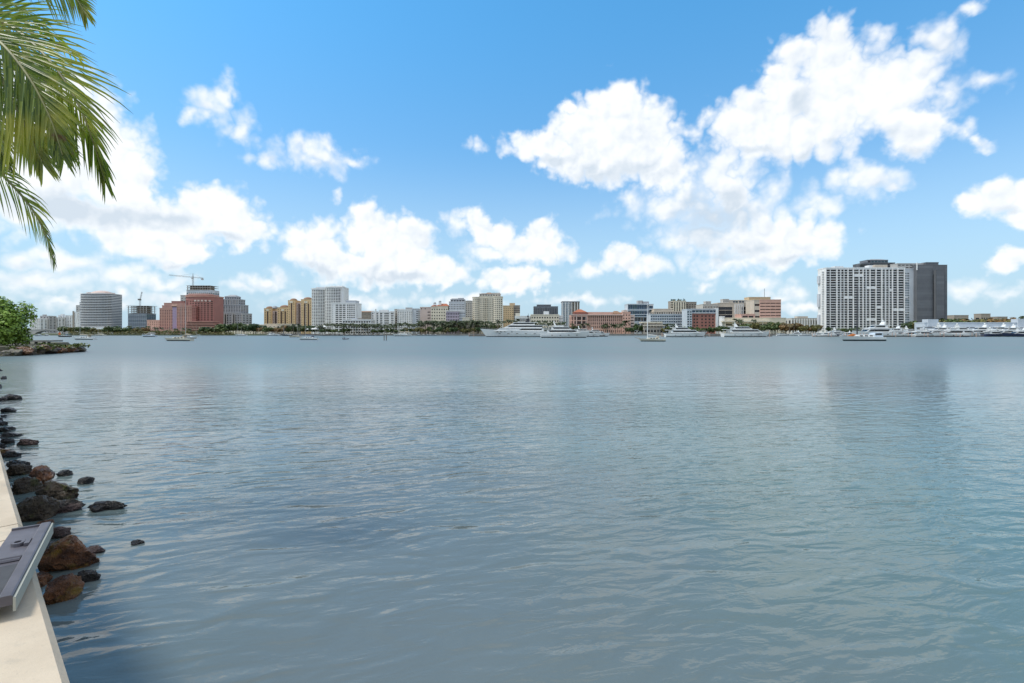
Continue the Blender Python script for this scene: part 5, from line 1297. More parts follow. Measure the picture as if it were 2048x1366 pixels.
sailboat('cream sailing boat with thick white mast and long bowsprit before the clubhouse', 1303, 682.8, 53, 'L', 1295, 606, hullm=GEL2, cover='white', dodger='tan', sprit=.13, thick=2.3, spar=GEL)
sailboat('long white sloop with dark mast and orange canvas before the huge condominium', 1721, 681.8, 88, 'L', 1714.2, 569, cover='orange', spar=SPARD, wheelhouse=True, thick=2.0, boom=False, jib=False)
sl_ = [o for o in COL.objects if o.get('label', '').startswith('long white sloop with dark mast')][0]
m = MB(); m.tube([(9.8, 0, 1.9), (11.5, 0, 2.35), (13.6, 0, 1.95)], [.25, .62, .2], 8); m.build('deck_cover', CANVAS['orange'], sl_)
m = MB(); m.tube([(4.9, 0, 1.9), (6.2, 0, 2.2), (7.0, 0, 1.9)], [.3, .5, .2], 8); m.build('deck_cover', CANVAS['orange'], sl_)
# small motor boats
def launch(label, x, ywl, Lpx, bow, m_=None, Y=None, top='white', group=None):
    Y = Y or wd(ywl); L = px(1024 + Lpx, Y)
    r = motor_yacht('motor_cruiser', label, L, L * .3, .1 * L, .15 * L, [(L * .2, L * .7, .1 * L, .2 * L, L * .16, 0, L * .12, (L * .3, L * .62, .13 * L, .18 * L))], group, hullm=m_ or GEL, rake=L * .1, ports=0, extras=L > 8)
    r['category'] = 'motorboat'
    m = MB(); side_prism(m, [(L * .12, .29 * L), (L * .5, .30 * L), (L * .48, .315 * L), (L * .12, .305 * L)], L * .12, L * .11)
    for a in (L * .16, L * .44):
        for s_ in (-1, 1): m.tube([(a, s_ * L * .11, .12 * L), (a, s_ * L * .11, .3 * L)], .03, 4)
    m.build('canopy', CANVAS[top], r)
    put_boat(r, x, ywl, bow, Y=Y, L=L)
    return r
launch('pale blue cabin cruiser anchored before the unfinished glass tower', 298, 673.5, 29, 'L', GEL3, top='white')
launch('tiny white motorboat before the dark trees', 449, 670.6, 14, 'L')
launch('white motor cruiser before the long beige hall', 546, 671.3, 22, 'R')
launch('blue-white runabout under the arched bridge', 76, 672, 14, 'L', GEL3, top='blue')
launch('second runabout under the arched bridge', 92, 671.6, 12, 'L', GEL, top='grey')
launch('low white launch under the curved glass tower', 214, 670.9, 15, 'R', top='tan')
gdk = 'small white motorboats tied up at the palm-lined dock'
for k in range(16): launch('small white motorboat tied up at the palm-lined dock', 642 + k * 8.1 + random.uniform(-2, 2), 670.4, random.uniform(7, 12), random.choice('LR'), random.choice([GEL, GEL, GEL3, GEL2]), Y=random.uniform(562, 592), top=random.choice(['white', 'navy', 'tan']), group=gdk)
for k in range(5): launch('little runabout tied to the seawall below the palms', 838 + k * 8, 670.4, 8, random.choice('LR'), GEL, Y=592, top=random.choice(['white', 'blue']), group='runabouts at the seawall')

# inflatable dinghy with a seated person
Y = wd(679.2); r = tag(empty('dinghy', (px(691.5, Y), Y, 0)), 'small dark inflatable dinghy with outboard under way in open water', 'dinghy')
m = MB(); 
for s_ in (-1, 1): m.tube([(-1.3, s_ * .62, .28), (-.4, s_ * .66, .28), (.7, s_ * .6, .32), (1.2, s_ * .3, .42), (1.42, 0, .48)], [.2, .21, .21, .2, .18], 8)
m.build('tube', mat('inflatable_rubber', (0.09, 0.10, 0.12), .6), r)
m = MB(); m.box(-1.25, .9, -.5, .5, .12, .2); m.box(-1.25, -1.15, -.5, .5, .2, .5); m.build('floor_board', TEAK, r)
m = MB(); m.box(-1.5, -1.2, -.14, .14, .45, .85); m.box(-1.42, -1.3, -.06, .06, -.4, .46); m.build('outboard_motor', SPARD, r)
def person(label, loc, rz, pose, mtl, name='person'):
    me = bpy.data.meshes.new(name); o = bpy.data.objects.new(name, me); COL.objects.link(o)
    vs, es, rad = pose; me.from_pydata(vs, es, [])
    md = o.modifiers.new('skin', 'SKIN'); 
    for i, r_ in enumerate(rad): me.skin_vertices[0].data[i].radius = (r_, r_ * .9)
    me.skin_vertices[0].data[0].use_root = True
    sb = o.modifiers.new('sub', 'SUBSURF'); sb.levels = 1; sb.render_levels = 1
    me.materials.append(mtl); o.location = loc; o.rotation_euler = (0, 0, rz); tag(o, label, 'person'); return o
seated = ([(0, 0, .0), (.0, 0, .28), (.02, 0, .50), (.05, 0, .60), (.07, 0, .76), (.20, .12, .02), (.42, .13, -.02), (.44, .13, -.36), (.20, -.12, .02), (.42, -.13, -.02), (.44, -.13, -.36),
    (.02, .20, .46), (.0, .26, .22), (.2, .22, .12), (.02, -.20, .46), (-.16, -.3, .26), (-.36, -.2, .22)],
    [(0, 1), (1, 2), (2, 3), (3, 4), (0, 5), (5, 6), (6, 7), (0, 8), (8, 9), (9, 10), (2, 11), (11, 12), (12, 13), (2, 14), (14, 15), (15, 16)],
    [.15, .15, .13, .06, .11, .09, .07, .05, .09, .07, .05, .065, .05, .035, .065, .05, .035])
person('person in dark clothes seated at the stern of the dinghy', (px(691.5, Y) - .7, Y, .56), 0, seated, mat('dark_clothes', (0.05, 0.055, 0.07), .8))

# arched road bridge
Y = 980; r = tag(empty('arched_bridge', (px(97, Y), Y, 0)), 'low pale concrete road bridge with a flat arch', 'bridge')
X = lambda x: px(x, Y) - px(97, Y)
CON = mat('bridge_concrete', (0.40, 0.37, 0.33), .85, var=.15, scale=.1)
m = MB(); n = 24; xs = [40 + (140 - 40) * k / n for k in range(n + 1)]
zt = lambda x: pz(661.5, Y) + 2.0 * (1 - ((x - 97) / 60) ** 2)
def zu(x):
    t = abs(x - 98) / 29
    return pz(668.5, Y) + (zt(98) - 1.5 - pz(668.5, Y)) * sqrt(max(0, 1 - t * t)) if t < 1 else -1.0
for a, b_ in zip(xs, xs[1:]):
    for yy in (0, 12):
        m.quad((X(a), yy, zu(a)), (X(b_), yy, zu(b_)), (X(b_), yy, zt(b_)), (X(a), yy, zt(a)))
    m.quad((X(a), 0, zt(a)), (X(b_), 0, zt(b_)), (X(b_), 12, zt(b_)), (X(a), 12, zt(a))); m.quad((X(b_), 0, zu(b_)), (X(a), 0, zu(a)), (X(a), 12, zu(a)), (X(b_), 12, zu(b_)))
m.build('span', CON, r)
m = MB()
for a, b_ in zip(xs, xs[1:]): i = len(m.v); m.v += [(X(a), -.3, zt(a) - .4), (X(b_), -.3, zt(b_) - .4), (X(b_), -.3, zt(b_) + .9), (X(a), -.3, zt(a) + .9), (X(a), -.05, zt(a) + .9), (X(b_), -.05, zt(b_) + .9)]; m.f += [(i, i + 1, i + 2, i + 3), (i + 3, i + 2, i + 5, i + 4)]; m.m += [0, 0]
m.build('parapet', CON, r)
# channel marker beside the bridge
Y = 420; r = tag(empty('channel_marker', (px(119.5, Y), Y, 0)), 'orange channel marker post by the arched bridge', 'marker')
m = MB(); m.tube([(0, 0, -1), (0, 0, 4.2)], .18, 7); m.build('post', WOODPILE, r); m = MB(); m.box(-.9, .9, -.25, -.2, 1.5, 3.4); m.build('board', mat('orange_board', (.55, .14, .04), .6), r)
# white marquee roofs among the trees
for x0, x1, yt, lab in ((613, 640, 655, 'white tent roof on the waterfront below the ochre condominium'), (632, 653, 650.5, 'higher white tent roof behind the dock')):
    Y = 612; r = tag(empty('marquee', (px((x0 + x1) / 2, Y), Y, LAND_Z)), lab, 'tent'); h = px(x1, Y) - px((x0 + x1) / 2, Y); zt_ = pz(yt, Y) - LAND_Z
    m = MB(); m.taper([(-h, -3), (h, -3), (h, 5), (-h, 5)], zt_ - 2.2, [(-h * .5, .8), (h * .5, .8), (h * .5, 1.2), (-h * .5, 1.2)], zt_); m.build('canopy', CANVAS['white'], r)
    for a in (-h + .2, 0, h - .2):
        for b_ in (-2.8, 4.8): m = MB(); m.tube([(a, b_, -.1), (a, b_, zt_ - 2.1)], .08, 5); m.build('pole', ALU, r)
# ================================================================== near shore: seawall cap, rocks, rail, palm, rocky point
WD = Vector((-.730, .683, 0)).normalized(); WN = Vector((-WD.y, WD.x, 0))      # along the wall; towards the land
E0 = Vector((-1.82, 2.12, 0)); CAPZ = CAM_H - 1.45
def cap_material():
    m = bpy.data.materials.new('cap_concrete'); m.use_nodes = True; T = NT(m.node_tree); p = T.n['Principled BSDF']
    g = T.new('ShaderNodeNewGeometry'); v = g.outputs['Position']
    c = T.mix(T.ramp(T.noise(v, 1.6, 5, .6), .3, .7), (0.46, 0.37, 0.27), (0.58, 0.475, 0.355))
    c = T.mix(T.math('MULTIPLY', T.ramp(T.noise(v, 60, 3, .7), .55, .75), .35), c, (0.30, 0.25, 0.19))
    c = T.mix(T.math('MULTIPLY', T.ramp(T.noise(v, 5, 4, .6), .56, .7), .4), c, (0.34, 0.30, 0.24))
    T.l.new(c, p.inputs['Base Color']); p.inputs['Roughness'].default_value = .85
    b = T.new('ShaderNodeBump'); b.inputs['Strength'].default_value = .25; b.inputs['Distance'].default_value = .01
    T.l.new(T.noise(v, 45, 6, .65), b.inputs['Height']); T.l.new(b.outputs[0], p.inputs['Normal'])
    return m
CAPM = cap_material()
nw = tag(empty('near_seawall', (E0.x, E0.y, 0)), 'pale concrete seawall cap running along the rocky water edge', 'seawall')
def wl(s, n, z): p = WD * s + WN * n; return (p.x, p.y, z)      # wall coordinates, relative to the wall's empty
S = [-9, -6, -3, 0.0, 2.25, 2.62, 5.6, 8.6, 11.6, 14.6] + [14.6 + 6 * k for k in range(1, 17)]
for a, b_ in zip(S, S[1:]):
    m = MB(); g_ = .008; prof = [(0.03, CAPZ - .26), (0.0, CAPZ - .22), (0.0, CAPZ - .035), (.03, CAPZ), (.80, CAPZ), (.83, CAPZ - .03), (.83, CAPZ - .26)]
    m.rings([[wl(a + g_, n, z) for n, z in prof], [wl((a + b_) / 2, n + .004, z) for n, z in prof], [wl(b_ - g_, n, z) for n, z in prof]]); m.build('cap_section', CAPM, nw)
m = MB(); m.rings([[wl(-9, n, z) for n, z in ((.06, -1.2), (.06, CAPZ - .262), (.7, CAPZ - .262), (.7, -1.2))], [wl(110, n, z) for n, z in ((.06, -1.2), (.06, CAPZ - .262), (.7, CAPZ - .262), (.7, -1.2))]])
m.build('wall', mat('wet_concrete', (0.20, 0.18, 0.14), .8, var=.3, scale=1.2), nw)
m = MB(); a = [Vector(wl(s, .835, CAPZ - .14)) + E0 for s in (-9, 110)]; b_ = [Vector(wl(s, 60, CAPZ - .1)) + E0 for s in (110, -9)]
m.quad(*[tuple(p) for p in (a[0], b_[1], b_[0], a[1])][::-1])
struct(m.build('lawn', mat('lawn_grass', (0.07, 0.11, 0.03), .9, var=.35, scale=.8, bump=.3, coord='Object')), 'lawn behind the near seawall')

# ---- rocks
def rock_mat(name, a, b, c, rough=.28):
    m = bpy.data.materials.new(name); m.use_nodes = True; T = NT(m.node_tree); p = T.n['Principled BSDF']
    tcn = T.new('ShaderNodeTexCoord'); g = T.new('ShaderNodeNewGeometry'); v = g.outputs['Position']
    col = T.mix(T.ramp(T.noise(v, 5.5, 5, .65), .35, .65), a, b)
    col = T.mix(T.ramp(T.noise(v, 3.1, 4, .6), .52, .66), col, c)
    col = T.mix(T.math('MULTIPLY', T.ramp(T.noise(v, 30, 4, .7), .55, .7), .6), col, tuple(x * .35 for x in a))
    T.l.new(col, p.inputs['Base Color']); p.inputs['Roughness'].default_value = rough
    bn = T.new('ShaderNodeBump'); bn.inputs['Strength'].default_value = 1.0; bn.inputs['Distance'].default_value = .10
    T.l.new(T.noise(v, 16, 7, .7), bn.inputs['Height']); T.l.new(bn.outputs[0], p.inputs['Normal'])
    return m
RM = {'dark': rock_mat('rock_dark', (0.016, 0.015, 0.016), (0.045, 0.040, 0.040), (0.028, 0.026, 0.024), .25), 'brown': rock_mat('rock_brown', (0.060, 0.022, 0.009), (0.235, 0.100, 0.042), (0.21, 0.125, 0.018)),
      'moss': rock_mat('rock_moss', (0.045, 0.030, 0.020), (0.10, 0.075, 0.05), (0.085, 0.085, 0.022)), 'pink': rock_mat('rock_pink', (0.07, 0.045, 0.045), (0.16, 0.11, 0.10), (0.06, 0.05, 0.04)),
      'grey': rock_mat('rock_grey', (0.10, 0.088, 0.07), (0.24, 0.21, 0.17), (0.13, 0.12, 0.05), .7)}
import bmesh
def rock_mesh(seed, sub=4):
    bm = bmesh.new(); bmesh.ops.create_icosphere(bm, subdivisions=sub, radius=1.0); rn = random.Random(seed)
    o = Vector((rn.uniform(-50, 50), rn.uniform(-50, 50), rn.uniform(-50, 50)))
    cuts = [(Vector((rn.gauss(0, 1), rn.gauss(0, 1), rn.gauss(0, .7))).normalized(), rn.uniform(.52, .82)) for _ in range(9)]
    for v in bm.verts:
        p = v.co.copy()
        for nrm, d in cuts:
            q = p.dot(nrm)
            if q > d: p -= nrm * (q - d) * .86
        p *= 1 + .24 * mnoise.noise(p * 1.3 + o) - .26 * abs(mnoise.noise(p * 2.4 + o)) + .12 * mnoise.noise(p * 5.0 + o) + .07 * mnoise.noise(p * 11 + o)
        v.co = p
    me = bpy.data.meshes.new('rock'); bm.to_mesh(me); bm.free(); return me
RMESH = [rock_mesh(100 + i) for i in range(9)]
RMESH_LO = [rock_mesh(300 + i, 3) for i in range(6)]
RV = {}
ROCK_WORDS = {'dark': 'near-black', 'moss': 'mossy', 'brown': 'rusty brown', 'grey': 'pale grey', 'pink': 'pinkish'}
def rk(rn, kinds, label):
    k = rn.choice(kinds)
    return k, ROCK_WORDS[k] + ' ' + label
def rock(loc, size, kind, label, group=None, seed=0, rz=0.0, lo=False, tilt=0.0):
    pool = RMESH_LO if lo else RMESH
    key = (seed % len(pool), kind, lo)
    if key not in RV:
        me = pool[key[0]].copy(); me.materials.append(RM[kind]); RV[key] = me
    o = bpy.data.objects.new('rock', RV[key]); COL.objects.link(o); o.location = loc; o.scale = size; o.rotation_euler = (tilt, tilt * .6, rz)
    tag(o, label, 'rock', group); return o
def wrock(x, ywl, w, h, kind, label, group=None, seed=0, rz=0.0, dep=.85, tilt=0.0):
    """a rock whose foot meets the water at photo row ywl; w and h in photo pixels"""
    Y = wd(ywl); W = w / F * Y / 2; H = h / F * Y
    return rock((px(x, Y), Y + W * dep * .55, H * .24), (W * 1.12, W * dep * .9, max(H * .64, W * .20)), kind, label, group, seed, rz, tilt=tilt)
wrock(125, 1142, 100, 66, 'brown', 'big red-brown boulder with golden algae beside the metal rail', None, 0, .4, .7)
wrock(118, 1203, 78, 52, 'brown', 'brown boulder with an orange crest close to the seawall', None, 1, 1.2, .7)
wrock(165, 1165, 42, 24, 'dark', 'dark wedge rock tucked behind the orange-crested boulder', None, 2, .2)
wrock(186, 1108, 38, 16, 'pink', 'dark pink slab rock touching the big red-brown boulder', None, 3, .1)
wrock(108, 1078, 40, 26, 'pink', 'flat brown rock behind the end of the metal rail', None, 4, .8)
wrock(62, 1042, 76, 54, 'moss', 'mossy brown boulder with a dark hollow beside the cap edge', None, 5, .3, .75)
wrock(44, 1030, 60, 40, 'moss', 'mossy ledge rock wedged against the seawall cap', None, 6, 2.0)
wrock(118, 1027, 62, 28, 'pink', 'pinkish half-sunk rock beside the mossy boulder', None, 7, .5)
wrock(106, 1000, 96, 44, 'moss', 'broad olive-topped boulder sloping into the water', None, 8, -.2, .6)
wrock(38, 988, 46, 36, 'moss', 'round knobbly mossy rock next to the cap', None, 2, 1.1)
wrock(66, 968, 64, 34, 'brown', 'dark brown boulder between mossy rocks', None, 0, 2.4)
wrock(24, 952, 46, 26, 'moss', 'olive rock at the cap edge', None, 4, .9)
wrock(26, 938, 46, 20, 'dark', 'flat dark rock behind the olive rock', None, 6, .2)
wrock(84, 945, 30, 10, 'dark', 'thin dark rock behind the dark brown boulder', None, 3, .1)
wrock(124, 953, 29, 13, 'dark', 'small round dark rock alone beyond the broad boulder', None, 1, .6)
wrock(167, 968, 30, 15, 'dark', 'small pointed dark rock off the broad boulder', None, 5, .3)
wrock(210, 1021, 66, 20, 'dark', 'low dark double-humped rock out in the water', None, 7, .1, .5)
wrock(192, 1024, 34, 14, 'dark', 'end hump of the low dark rock in the water', None, 2, .9)
wrock(273, 1089, 26, 9, 'dark', 'tiny dark rock farthest out from the seawall', None, 3, .4)
wrock(48, 891, 40, 15, 'pink', 'purplish wedge rock standing apart beyond the cap', None, 4, .2, .6)
wrock(8, 888, 26, 14, 'dark', 'rounded dark rock at the edge past the cap', None, 6, .5)
wrock(18, 915, 34, 14, 'dark', 'smooth dark rock just past the cap', None, 8, .1)
for k, (x, y, w, h) in enumerate([(4, 864, 24, 10), (14, 861, 22, 8), (3, 851, 14, 9), (12, 824, 30, 12), (4, 834, 14, 5), (15, 800, 34, 13), (2, 802, 18, 9), (4, 758, 14, 7), (-12, 776, 26, 12), (-10, 742, 20, 9), (-18, 846, 30, 14), (-22, 905, 36, 20)]):
    wrock(x, y, w, h, 'dark', 'dark wet rock in the line leading to the rocky point', 'dark rocks leading to the point', k, k * .7)
rn = random.Random(12); gq = 'rocks heaped against the foot of the near seawall'
for k in range(46):
    s = -3 + 78 * (k / 46) ** 1.5; n = -rn.uniform(.05, .55) - .006 * s; w = rn.uniform(.14, .30) * (1 + .01 * s)
    if s < 6: n = -rn.uniform(.05, .22); w = min(w, .2)
    p = E0 + WD * s + WN * n; rock((p.x, p.y, rn.uniform(-.08, .06)), (w, w * rn.uniform(.7, 1), w * rn.uniform(.4, .65)), *rk(rn, ['dark', 'moss', 'brown', 'moss'], 'rock heaped at the foot of the near seawall'), gq, k, rn.uniform(0, 6), lo=s > 14)

# ---- grey metal rail end over the cap
RL = mat('weathered_aluminium', (0.12, 0.11, 0.125), .5, metal=.3, var=.25, scale=6, bump=.05)
RLD = mat('grimy_metal', (0.06, 0.058, 0.062), .6, metal=.3, var=.3, scale=8)
far_end = Vector((-3.25, 3.61, 0)); rd = Vector((.58, -.82, 0)).normalized(); rs = Vector((-rd.y, rd.x, 0)) * -1   # rs points to the land side
ang = atan2(rd.y, rd.x); RZ = CAM_H - 1.33
r = tag(empty('metal_rail', (far_end.x, far_end.y, CAPZ), ang), 'weathered grey metal channel rail lying over the seawall cap edge', 'rail')
z = RZ - CAPZ           # local: x along the rail towards the viewer, +y over the water
m = MB(); m.box(0, 1.24, -.20, -.055, z - .045, z - .018); m.build('channel_plate', RL, r)
m = MB(); m.rings([[(a, -.055, z - .05), (a, 0, z - .05), (a, 0, z - .004), (a, -.008, z), (a, -.048, z), (a, -.055, z - .006)] for a in (0, .62, 1.24)]); m.build('flange', RL, r)
m = MB(); m.box(0, 1.24, .001, .012, z - .085, z - .012); m.build('edge_strip', mat('pale_edge_strip', (.36, .355, .30), .5), r)
m = MB(); m.box(-.004, .014, -.2, -.056, z - .04, z - .006); m.build('end_plate', RL, r)
for a in (.62, .66): m = MB(); m.tube([(a, -.198, z - .012), (a, -.06, z - .012)], .012, 6); m.build('cross_rib', RL, r)
m = MB(); rr = []
for rad_, zz in ((.034, z - .018), (.034, z + .004), (.018, z + .004), (.018, z - .017)): rr.append([(.36 + rad_ * 1.25 * cos(q), -.115 + rad_ * sin(q), zz) for q in [2 * pi * j / 14 for j in range(14)]])
m.rings(rr, cap=False); m.build('bolt_eye', RL, r)
m = MB(); m.box(.31, .41, -.082, -.056, z - .017, z + .002); m.box(.312, .325, -.15, -.082, z - .017, z - .001); m.build('bolt_tab', RL, r)
m = MB(); m.box(.74, 1.23, -.197, -.058, z - .0175, z - .010); m.build('grime_plate', RLD, r)
for a in (.35, 1.1): m = MB(); m.box(a, a + .09, -.19, -.1, .001, z - .046); m.build('bracket', RLD, r)

# ---- coconut palm beside the wall; its crown hangs into the picture
def palm_leaf_material():
    m = bpy.data.materials.new('coconut_leaf'); m.use_nodes = True; T = NT(m.node_tree); p = T.n['Principled BSDF']
    g = T.new('ShaderNodeNewGeometry'); oi = T.new('ShaderNodeObjectInfo'); v = g.outputs['Position']
    rnd = T.math('FRACT', T.math('ADD', g.outputs['Random Per Island'], oi.outputs['Random']))
    c = T.mix(rnd, (0.080, 0.125, 0.022), (0.28, 0.32, 0.050))
    c = T.mix(T.ramp(T.noise(v, 1.4, 3, .5), .48, .66), c, (0.42, 0.38, 0.065))
    c = T.mix(T.ramp(T.noise(v, 3.2, 4, .6), .60, .72), c, (0.20, 0.115, 0.045))
    T.l.new(c, p.inputs['Base Color']); p.inputs['Roughness'].default_value = .38; p.inputs['Specular IOR Level'].default_value = .5
    tr = T.new('ShaderNodeBsdfTranslucent'); T.l.new(T.mix(1.0, c, (1.3, 1.5, .8), 'MULTIPLY'), tr.inputs[0])
    mx = T.new('ShaderNodeMixShader'); mx.inputs[0].default_value = .5
    T.l.new(p.outputs[0], mx.inputs[1]); T.l.new(tr.outputs[0], mx.inputs[2]); T.l.new(mx.outputs[0], T.n['Material Output'].inputs[0])
    return m
PLM = palm_leaf_material()
RACH = mat('frond_rachis', (0.20, 0.19, 0.06), .5, var=.3, scale=3)
def P3(x, y, Y): return Vector((px(x, Y), Y, pz(y, Y)))
CR = P3(-185, 60, 8.0)
base = Vector((-9.95, 8.5, CAPZ - .12))
palm = tag(empty('coconut_palm', base), 'coconut palm beside the near seawall with fronds hanging over the water', 'palm')
m = MB(); pts = [base.lerp(CR, t) + Vector((.35 * sin(pi * t), 0, 0)) - base for t in [k / 12 for k in range(13)]]
m.tube(pts, [.20 - .075 * t / 12 + (.004 if t % 2 else 0) + (.10 if t == 0 else 0) for t in range(13)], 12); m.build('trunk', BARK, palm, smooth=True)
def bez(ctrl, n):
    """Catmull-Rom through the control points"""
    out = []; c = [ctrl[0]] + ctrl + [ctrl[-1] * 2 - ctrl[-2]]
    for i in range(1, len(c) - 2):
        for k in range(n):
            t = k / n; a, b_, d, e = c[i - 1], c[i], c[i + 1], c[i + 2]
            out.append(.5 * ((2 * b_) + (d - a) * t + (2 * a - 5 * b_ + 4 * d - e) * t * t + (3 * b_ - a - 3 * d + e) * t ** 3))
    out.append(c[-2]); return out
def frond(ctrl, lmax, nl, roll, solo, seed, droop=.35, t0=.2, sag=1.0):
    rn = random.Random(seed); pts = bez(ctrl, 8); N_ = len(pts) - 1
    m = MB(); m.tube([p - base for p in pts], [.030 * (1 - .85 * k / N_) + .003 for k in range(N_ + 1)], 6); ra = m.build('frond', RACH, palm)
    acc = MB()
    for k in range(nl):
        t = t0 + (1 - t0) * (k + rn.uniform(.2, .8)) / nl; f = t * N_; i = min(int(f), N_ - 1); p = pts[i].lerp(pts[i + 1], f - i); tg = (pts[min(i + 1, N_)] - pts[max(0, i - 1)]).normalized()
        view = Vector((sin(roll), cos(roll), .15)).normalized(); sdv = tg.cross(view).normalized(); nrm = sdv.cross(tg)
        tt = (t - t0) / (1 - t0)
        ln = lmax * (.55 + .45 * sin(pi * min(1, tt * 1.25 + .12))) * (1 - .55 * max(0, tt - .5) / .5) * rn.uniform(.88, 1.06)
        for s_ in (-1, 1):
            sp = .56 - .30 * tt + rn.uniform(-.06, .06); low = sdv.z * s_ < 0
            d = (tg * (1.0 - sp * .5) + sdv * s_ * sp * (1.0 if low else .72) + nrm * rn.uniform(-.10, .10) + Vector((0, 0, -.42 if low else .05)) * sag).normalized(); w = .0175 * rn.uniform(.8, 1.2)
            b = MB(); cs = []
            segs = 5; q = p - base; dd = d.copy(); wv = dd.cross(nrm).normalized()
            bend = droop * sag * rn.uniform(.6, 1.5)
            for j in range(segs + 1):
                u = j / segs; ww = w * (1.0 if u < .35 else (1 - ((u - .35) / .65) ** 1.6)) + .0012
                if j == 0: ww *= .5
                cs.append((q - wv * ww, q + nrm * ww * .35, q + wv * ww)); q = q + dd * (ln / segs); dd = (dd + Vector((0, 0, -bend * .42 * (u + .15)))).normalized()
            for a_, c_ in zip(cs, cs[1:]): b.quad(a_[0], a_[1], c_[1], c_[0]); b.quad(a_[1], a_[2], c_[2], c_[1])
            if solo: b.build('leaflet', PLM, ra)
            else:
                o = len(acc.v); acc.v += b.v; acc.f += [tuple(o + x for x in fc) for fc in b.f]; acc.m += [0] * len(b.f)
    if acc.f: o = acc.build('leaflets', PLM, ra); o['kind'] = 'stuff'
frond([CR, P3(-70, 20, 7.8), P3(25, 55, 7.6), P3(105, 128, 7.45), P3(160, 215, 7.35), P3(192, 300, 7.3), P3(210, 362, 7.3)], 1.42, 52, .25, True, 1, droop=.34)
frond([CR, P3(-95, 50, 7.4), P3(-25, 110, 7.0), P3(25, 200, 6.85), P3(62, 275, 6.8), P3(85, 325, 6.8)], 1.35, 48, -.35, True, 2, droop=.30)
frond([CR, P3(-130, 170, 8.2), P3(-60, 290, 8.3), P3(10, 355, 8.3), P3(62, 415, 8.3), P3(94, 475, 8.25), P3(107, 522, 8.2)], .85, 40, .5, True, 3, droop=.75)
frond([CR, P3(-90, -70, 8.2), P3(10, -95, 8.2), P3(90, -60, 8.2), P3(150, -5, 8.2), P3(172, 30, 8.2)], 1.1, 40, .2, False, 4)
frond([CR, P3(-120, 100, 7.5), P3(-60, 170, 7.2), P3(-15, 250, 7.1), P3(10, 320, 7.1)], 1.3, 56, .1, False, 5, droop=.5)
frond([CR, P3(-100, 10, 8.4), P3(-10, 40, 8.8), P3(70, 130, 9.0), P3(120, 230, 9.0), P3(145, 310, 9.0)], 1.4, 56, -.1, False, 6, droop=.45)
frond([CR, P3(-90, 30, 7.1), P3(-10, 75, 6.9), P3(55, 150, 6.8), P3(100, 235, 6.75), P3(125, 310, 6.75)], 1.35, 54, -.5, False, 7, droop=.38)
for k, (dx, dy, dz) in enumerate([(-2.6, 1.2, 1.2), (-3.2, -.6, -.8), (-1.4, -2.4, .3), (-1.2, 2.8, .2), (.4, 2.8, 1.2), (-2.2, 1.8, -1.4), (-.4, -1.8, 1.9), (-.6, .6, 2.6)]):
    e = CR + Vector((dx, dy, dz)); mid = CR.lerp(e, .5) + Vector((0, 0, .75)); frond([CR, CR.lerp(mid, .5) + Vector((0, 0, .25)), mid, e + Vector((0, 0, -.2))], .9, 26, k * .8, False, 20 + k)
m = MB()
for q, (a, b_) in enumerate([(.25, -.1), (.1, .28), (-.25, .15), (-.1, -.3), (.3, .2)]):
    c = CR - base + Vector((a, b_, -.38 - .06 * q)); rr = [[c + Vector((.13 * cos(t) * cos(s), .13 * cos(t) * sin(s), .16 * sin(t))) for s in [2 * pi * j / 10 for j in range(10)]] for t in (-1.4, -.8, -.2, .4, 1.0, 1.45)]
    m = MB(); m.rings(rr); m.build('coconut', mat('coconut_husk', (.13, .12, .04), .6), palm, smooth=True)

# ---- rocky point with sea-grape tree, slab and logs
m = MB(); n = 16
ring0 = []; ring1 = []
shape = [(px(-60, 70), 71.5), (px(10, 74), 74.5), (px(55, 78), 79), (px(90, 82), 83), (px(97, 86), 87), (px(80, 93), 93), (-95, 112), (-130, 130), (-130, 71.5)]
m.taper([(x, y) for x, y in shape], -1.0, [(x - 1.2 if x > -100 else x, y + (1.2 if y < 90 else -1)) for x, y in shape], 1.15)
struct(m.build('bank', mat('point_earth', (0.085, 0.075, 0.045), .95, var=.35, scale=.5, bump=.4)), 'earthy spit of the rocky point')
rn = random.Random(5); gp = 'weathered rocks of the point below the sea-grape tree'
front = [Vector((px(-20, wd(714)), wd(714), 0)), Vector((px(30, wd(710.5)), wd(710.5), 0)), Vector((px(75, wd(707.5)), wd(707.5), 0)), Vector((px(118, wd(705)), wd(705), 0))]
for k in range(64):
    t = k / 64 * 3; i = int(t); p = front[i].lerp(front[i + 1], t - i); back = rn.random() ** 1.2
    w = rn.uniform(.55, 1.35); zz = back * 1.25 * (1 - .25 * t)
    rock((p.x + rn.uniform(-.6, .6), p.y + back * 6.5 + w * .5, zz), (w, w * .8, w * rn.uniform(.36, .6)), *rk(rn, ['grey', 'grey', 'pink', 'moss', 'brown'], 'weathered rock of the point below the sea-grape tree'), gp, k, rn.uniform(0, 6), lo=True)
m = MB(); m_scr = MB()
for k in range(900):
    t = rn.uniform(.2, 2.8); i = int(t); p = front[i].lerp(front[i + 1], t - i) + Vector((rn.uniform(-.8, .8), rn.uniform(1.2, 7), 0))
    hgt = .7 + .9 * max(0, mnoise.noise((p.x * .35, p.y * .35, 2))) + rn.uniform(0, .55)
    c = Vector((p.x, p.y, hgt)); u = Vector((rn.gauss(0, 1), rn.gauss(0, 1), rn.gauss(0, .8))).normalized() * rn.uniform(.08, .22); w_ = u.cross(Vector((rn.gauss(0, 1), rn.gauss(0, 1), 1))).normalized() * .12
    m_scr.quad(c - u - w_, c + u - w_, c + u + w_, c - u + w_)
o = m_scr.build('creeping_plants', leaf_mat('creeper_leaf', (0.05, 0.07, 0.015), (0.15, 0.17, 0.035), scale=1.0)); o['kind'] = 'stuff'; o['label'] = 'low green creepers growing between the rocks of the point'
Yt = 84.0
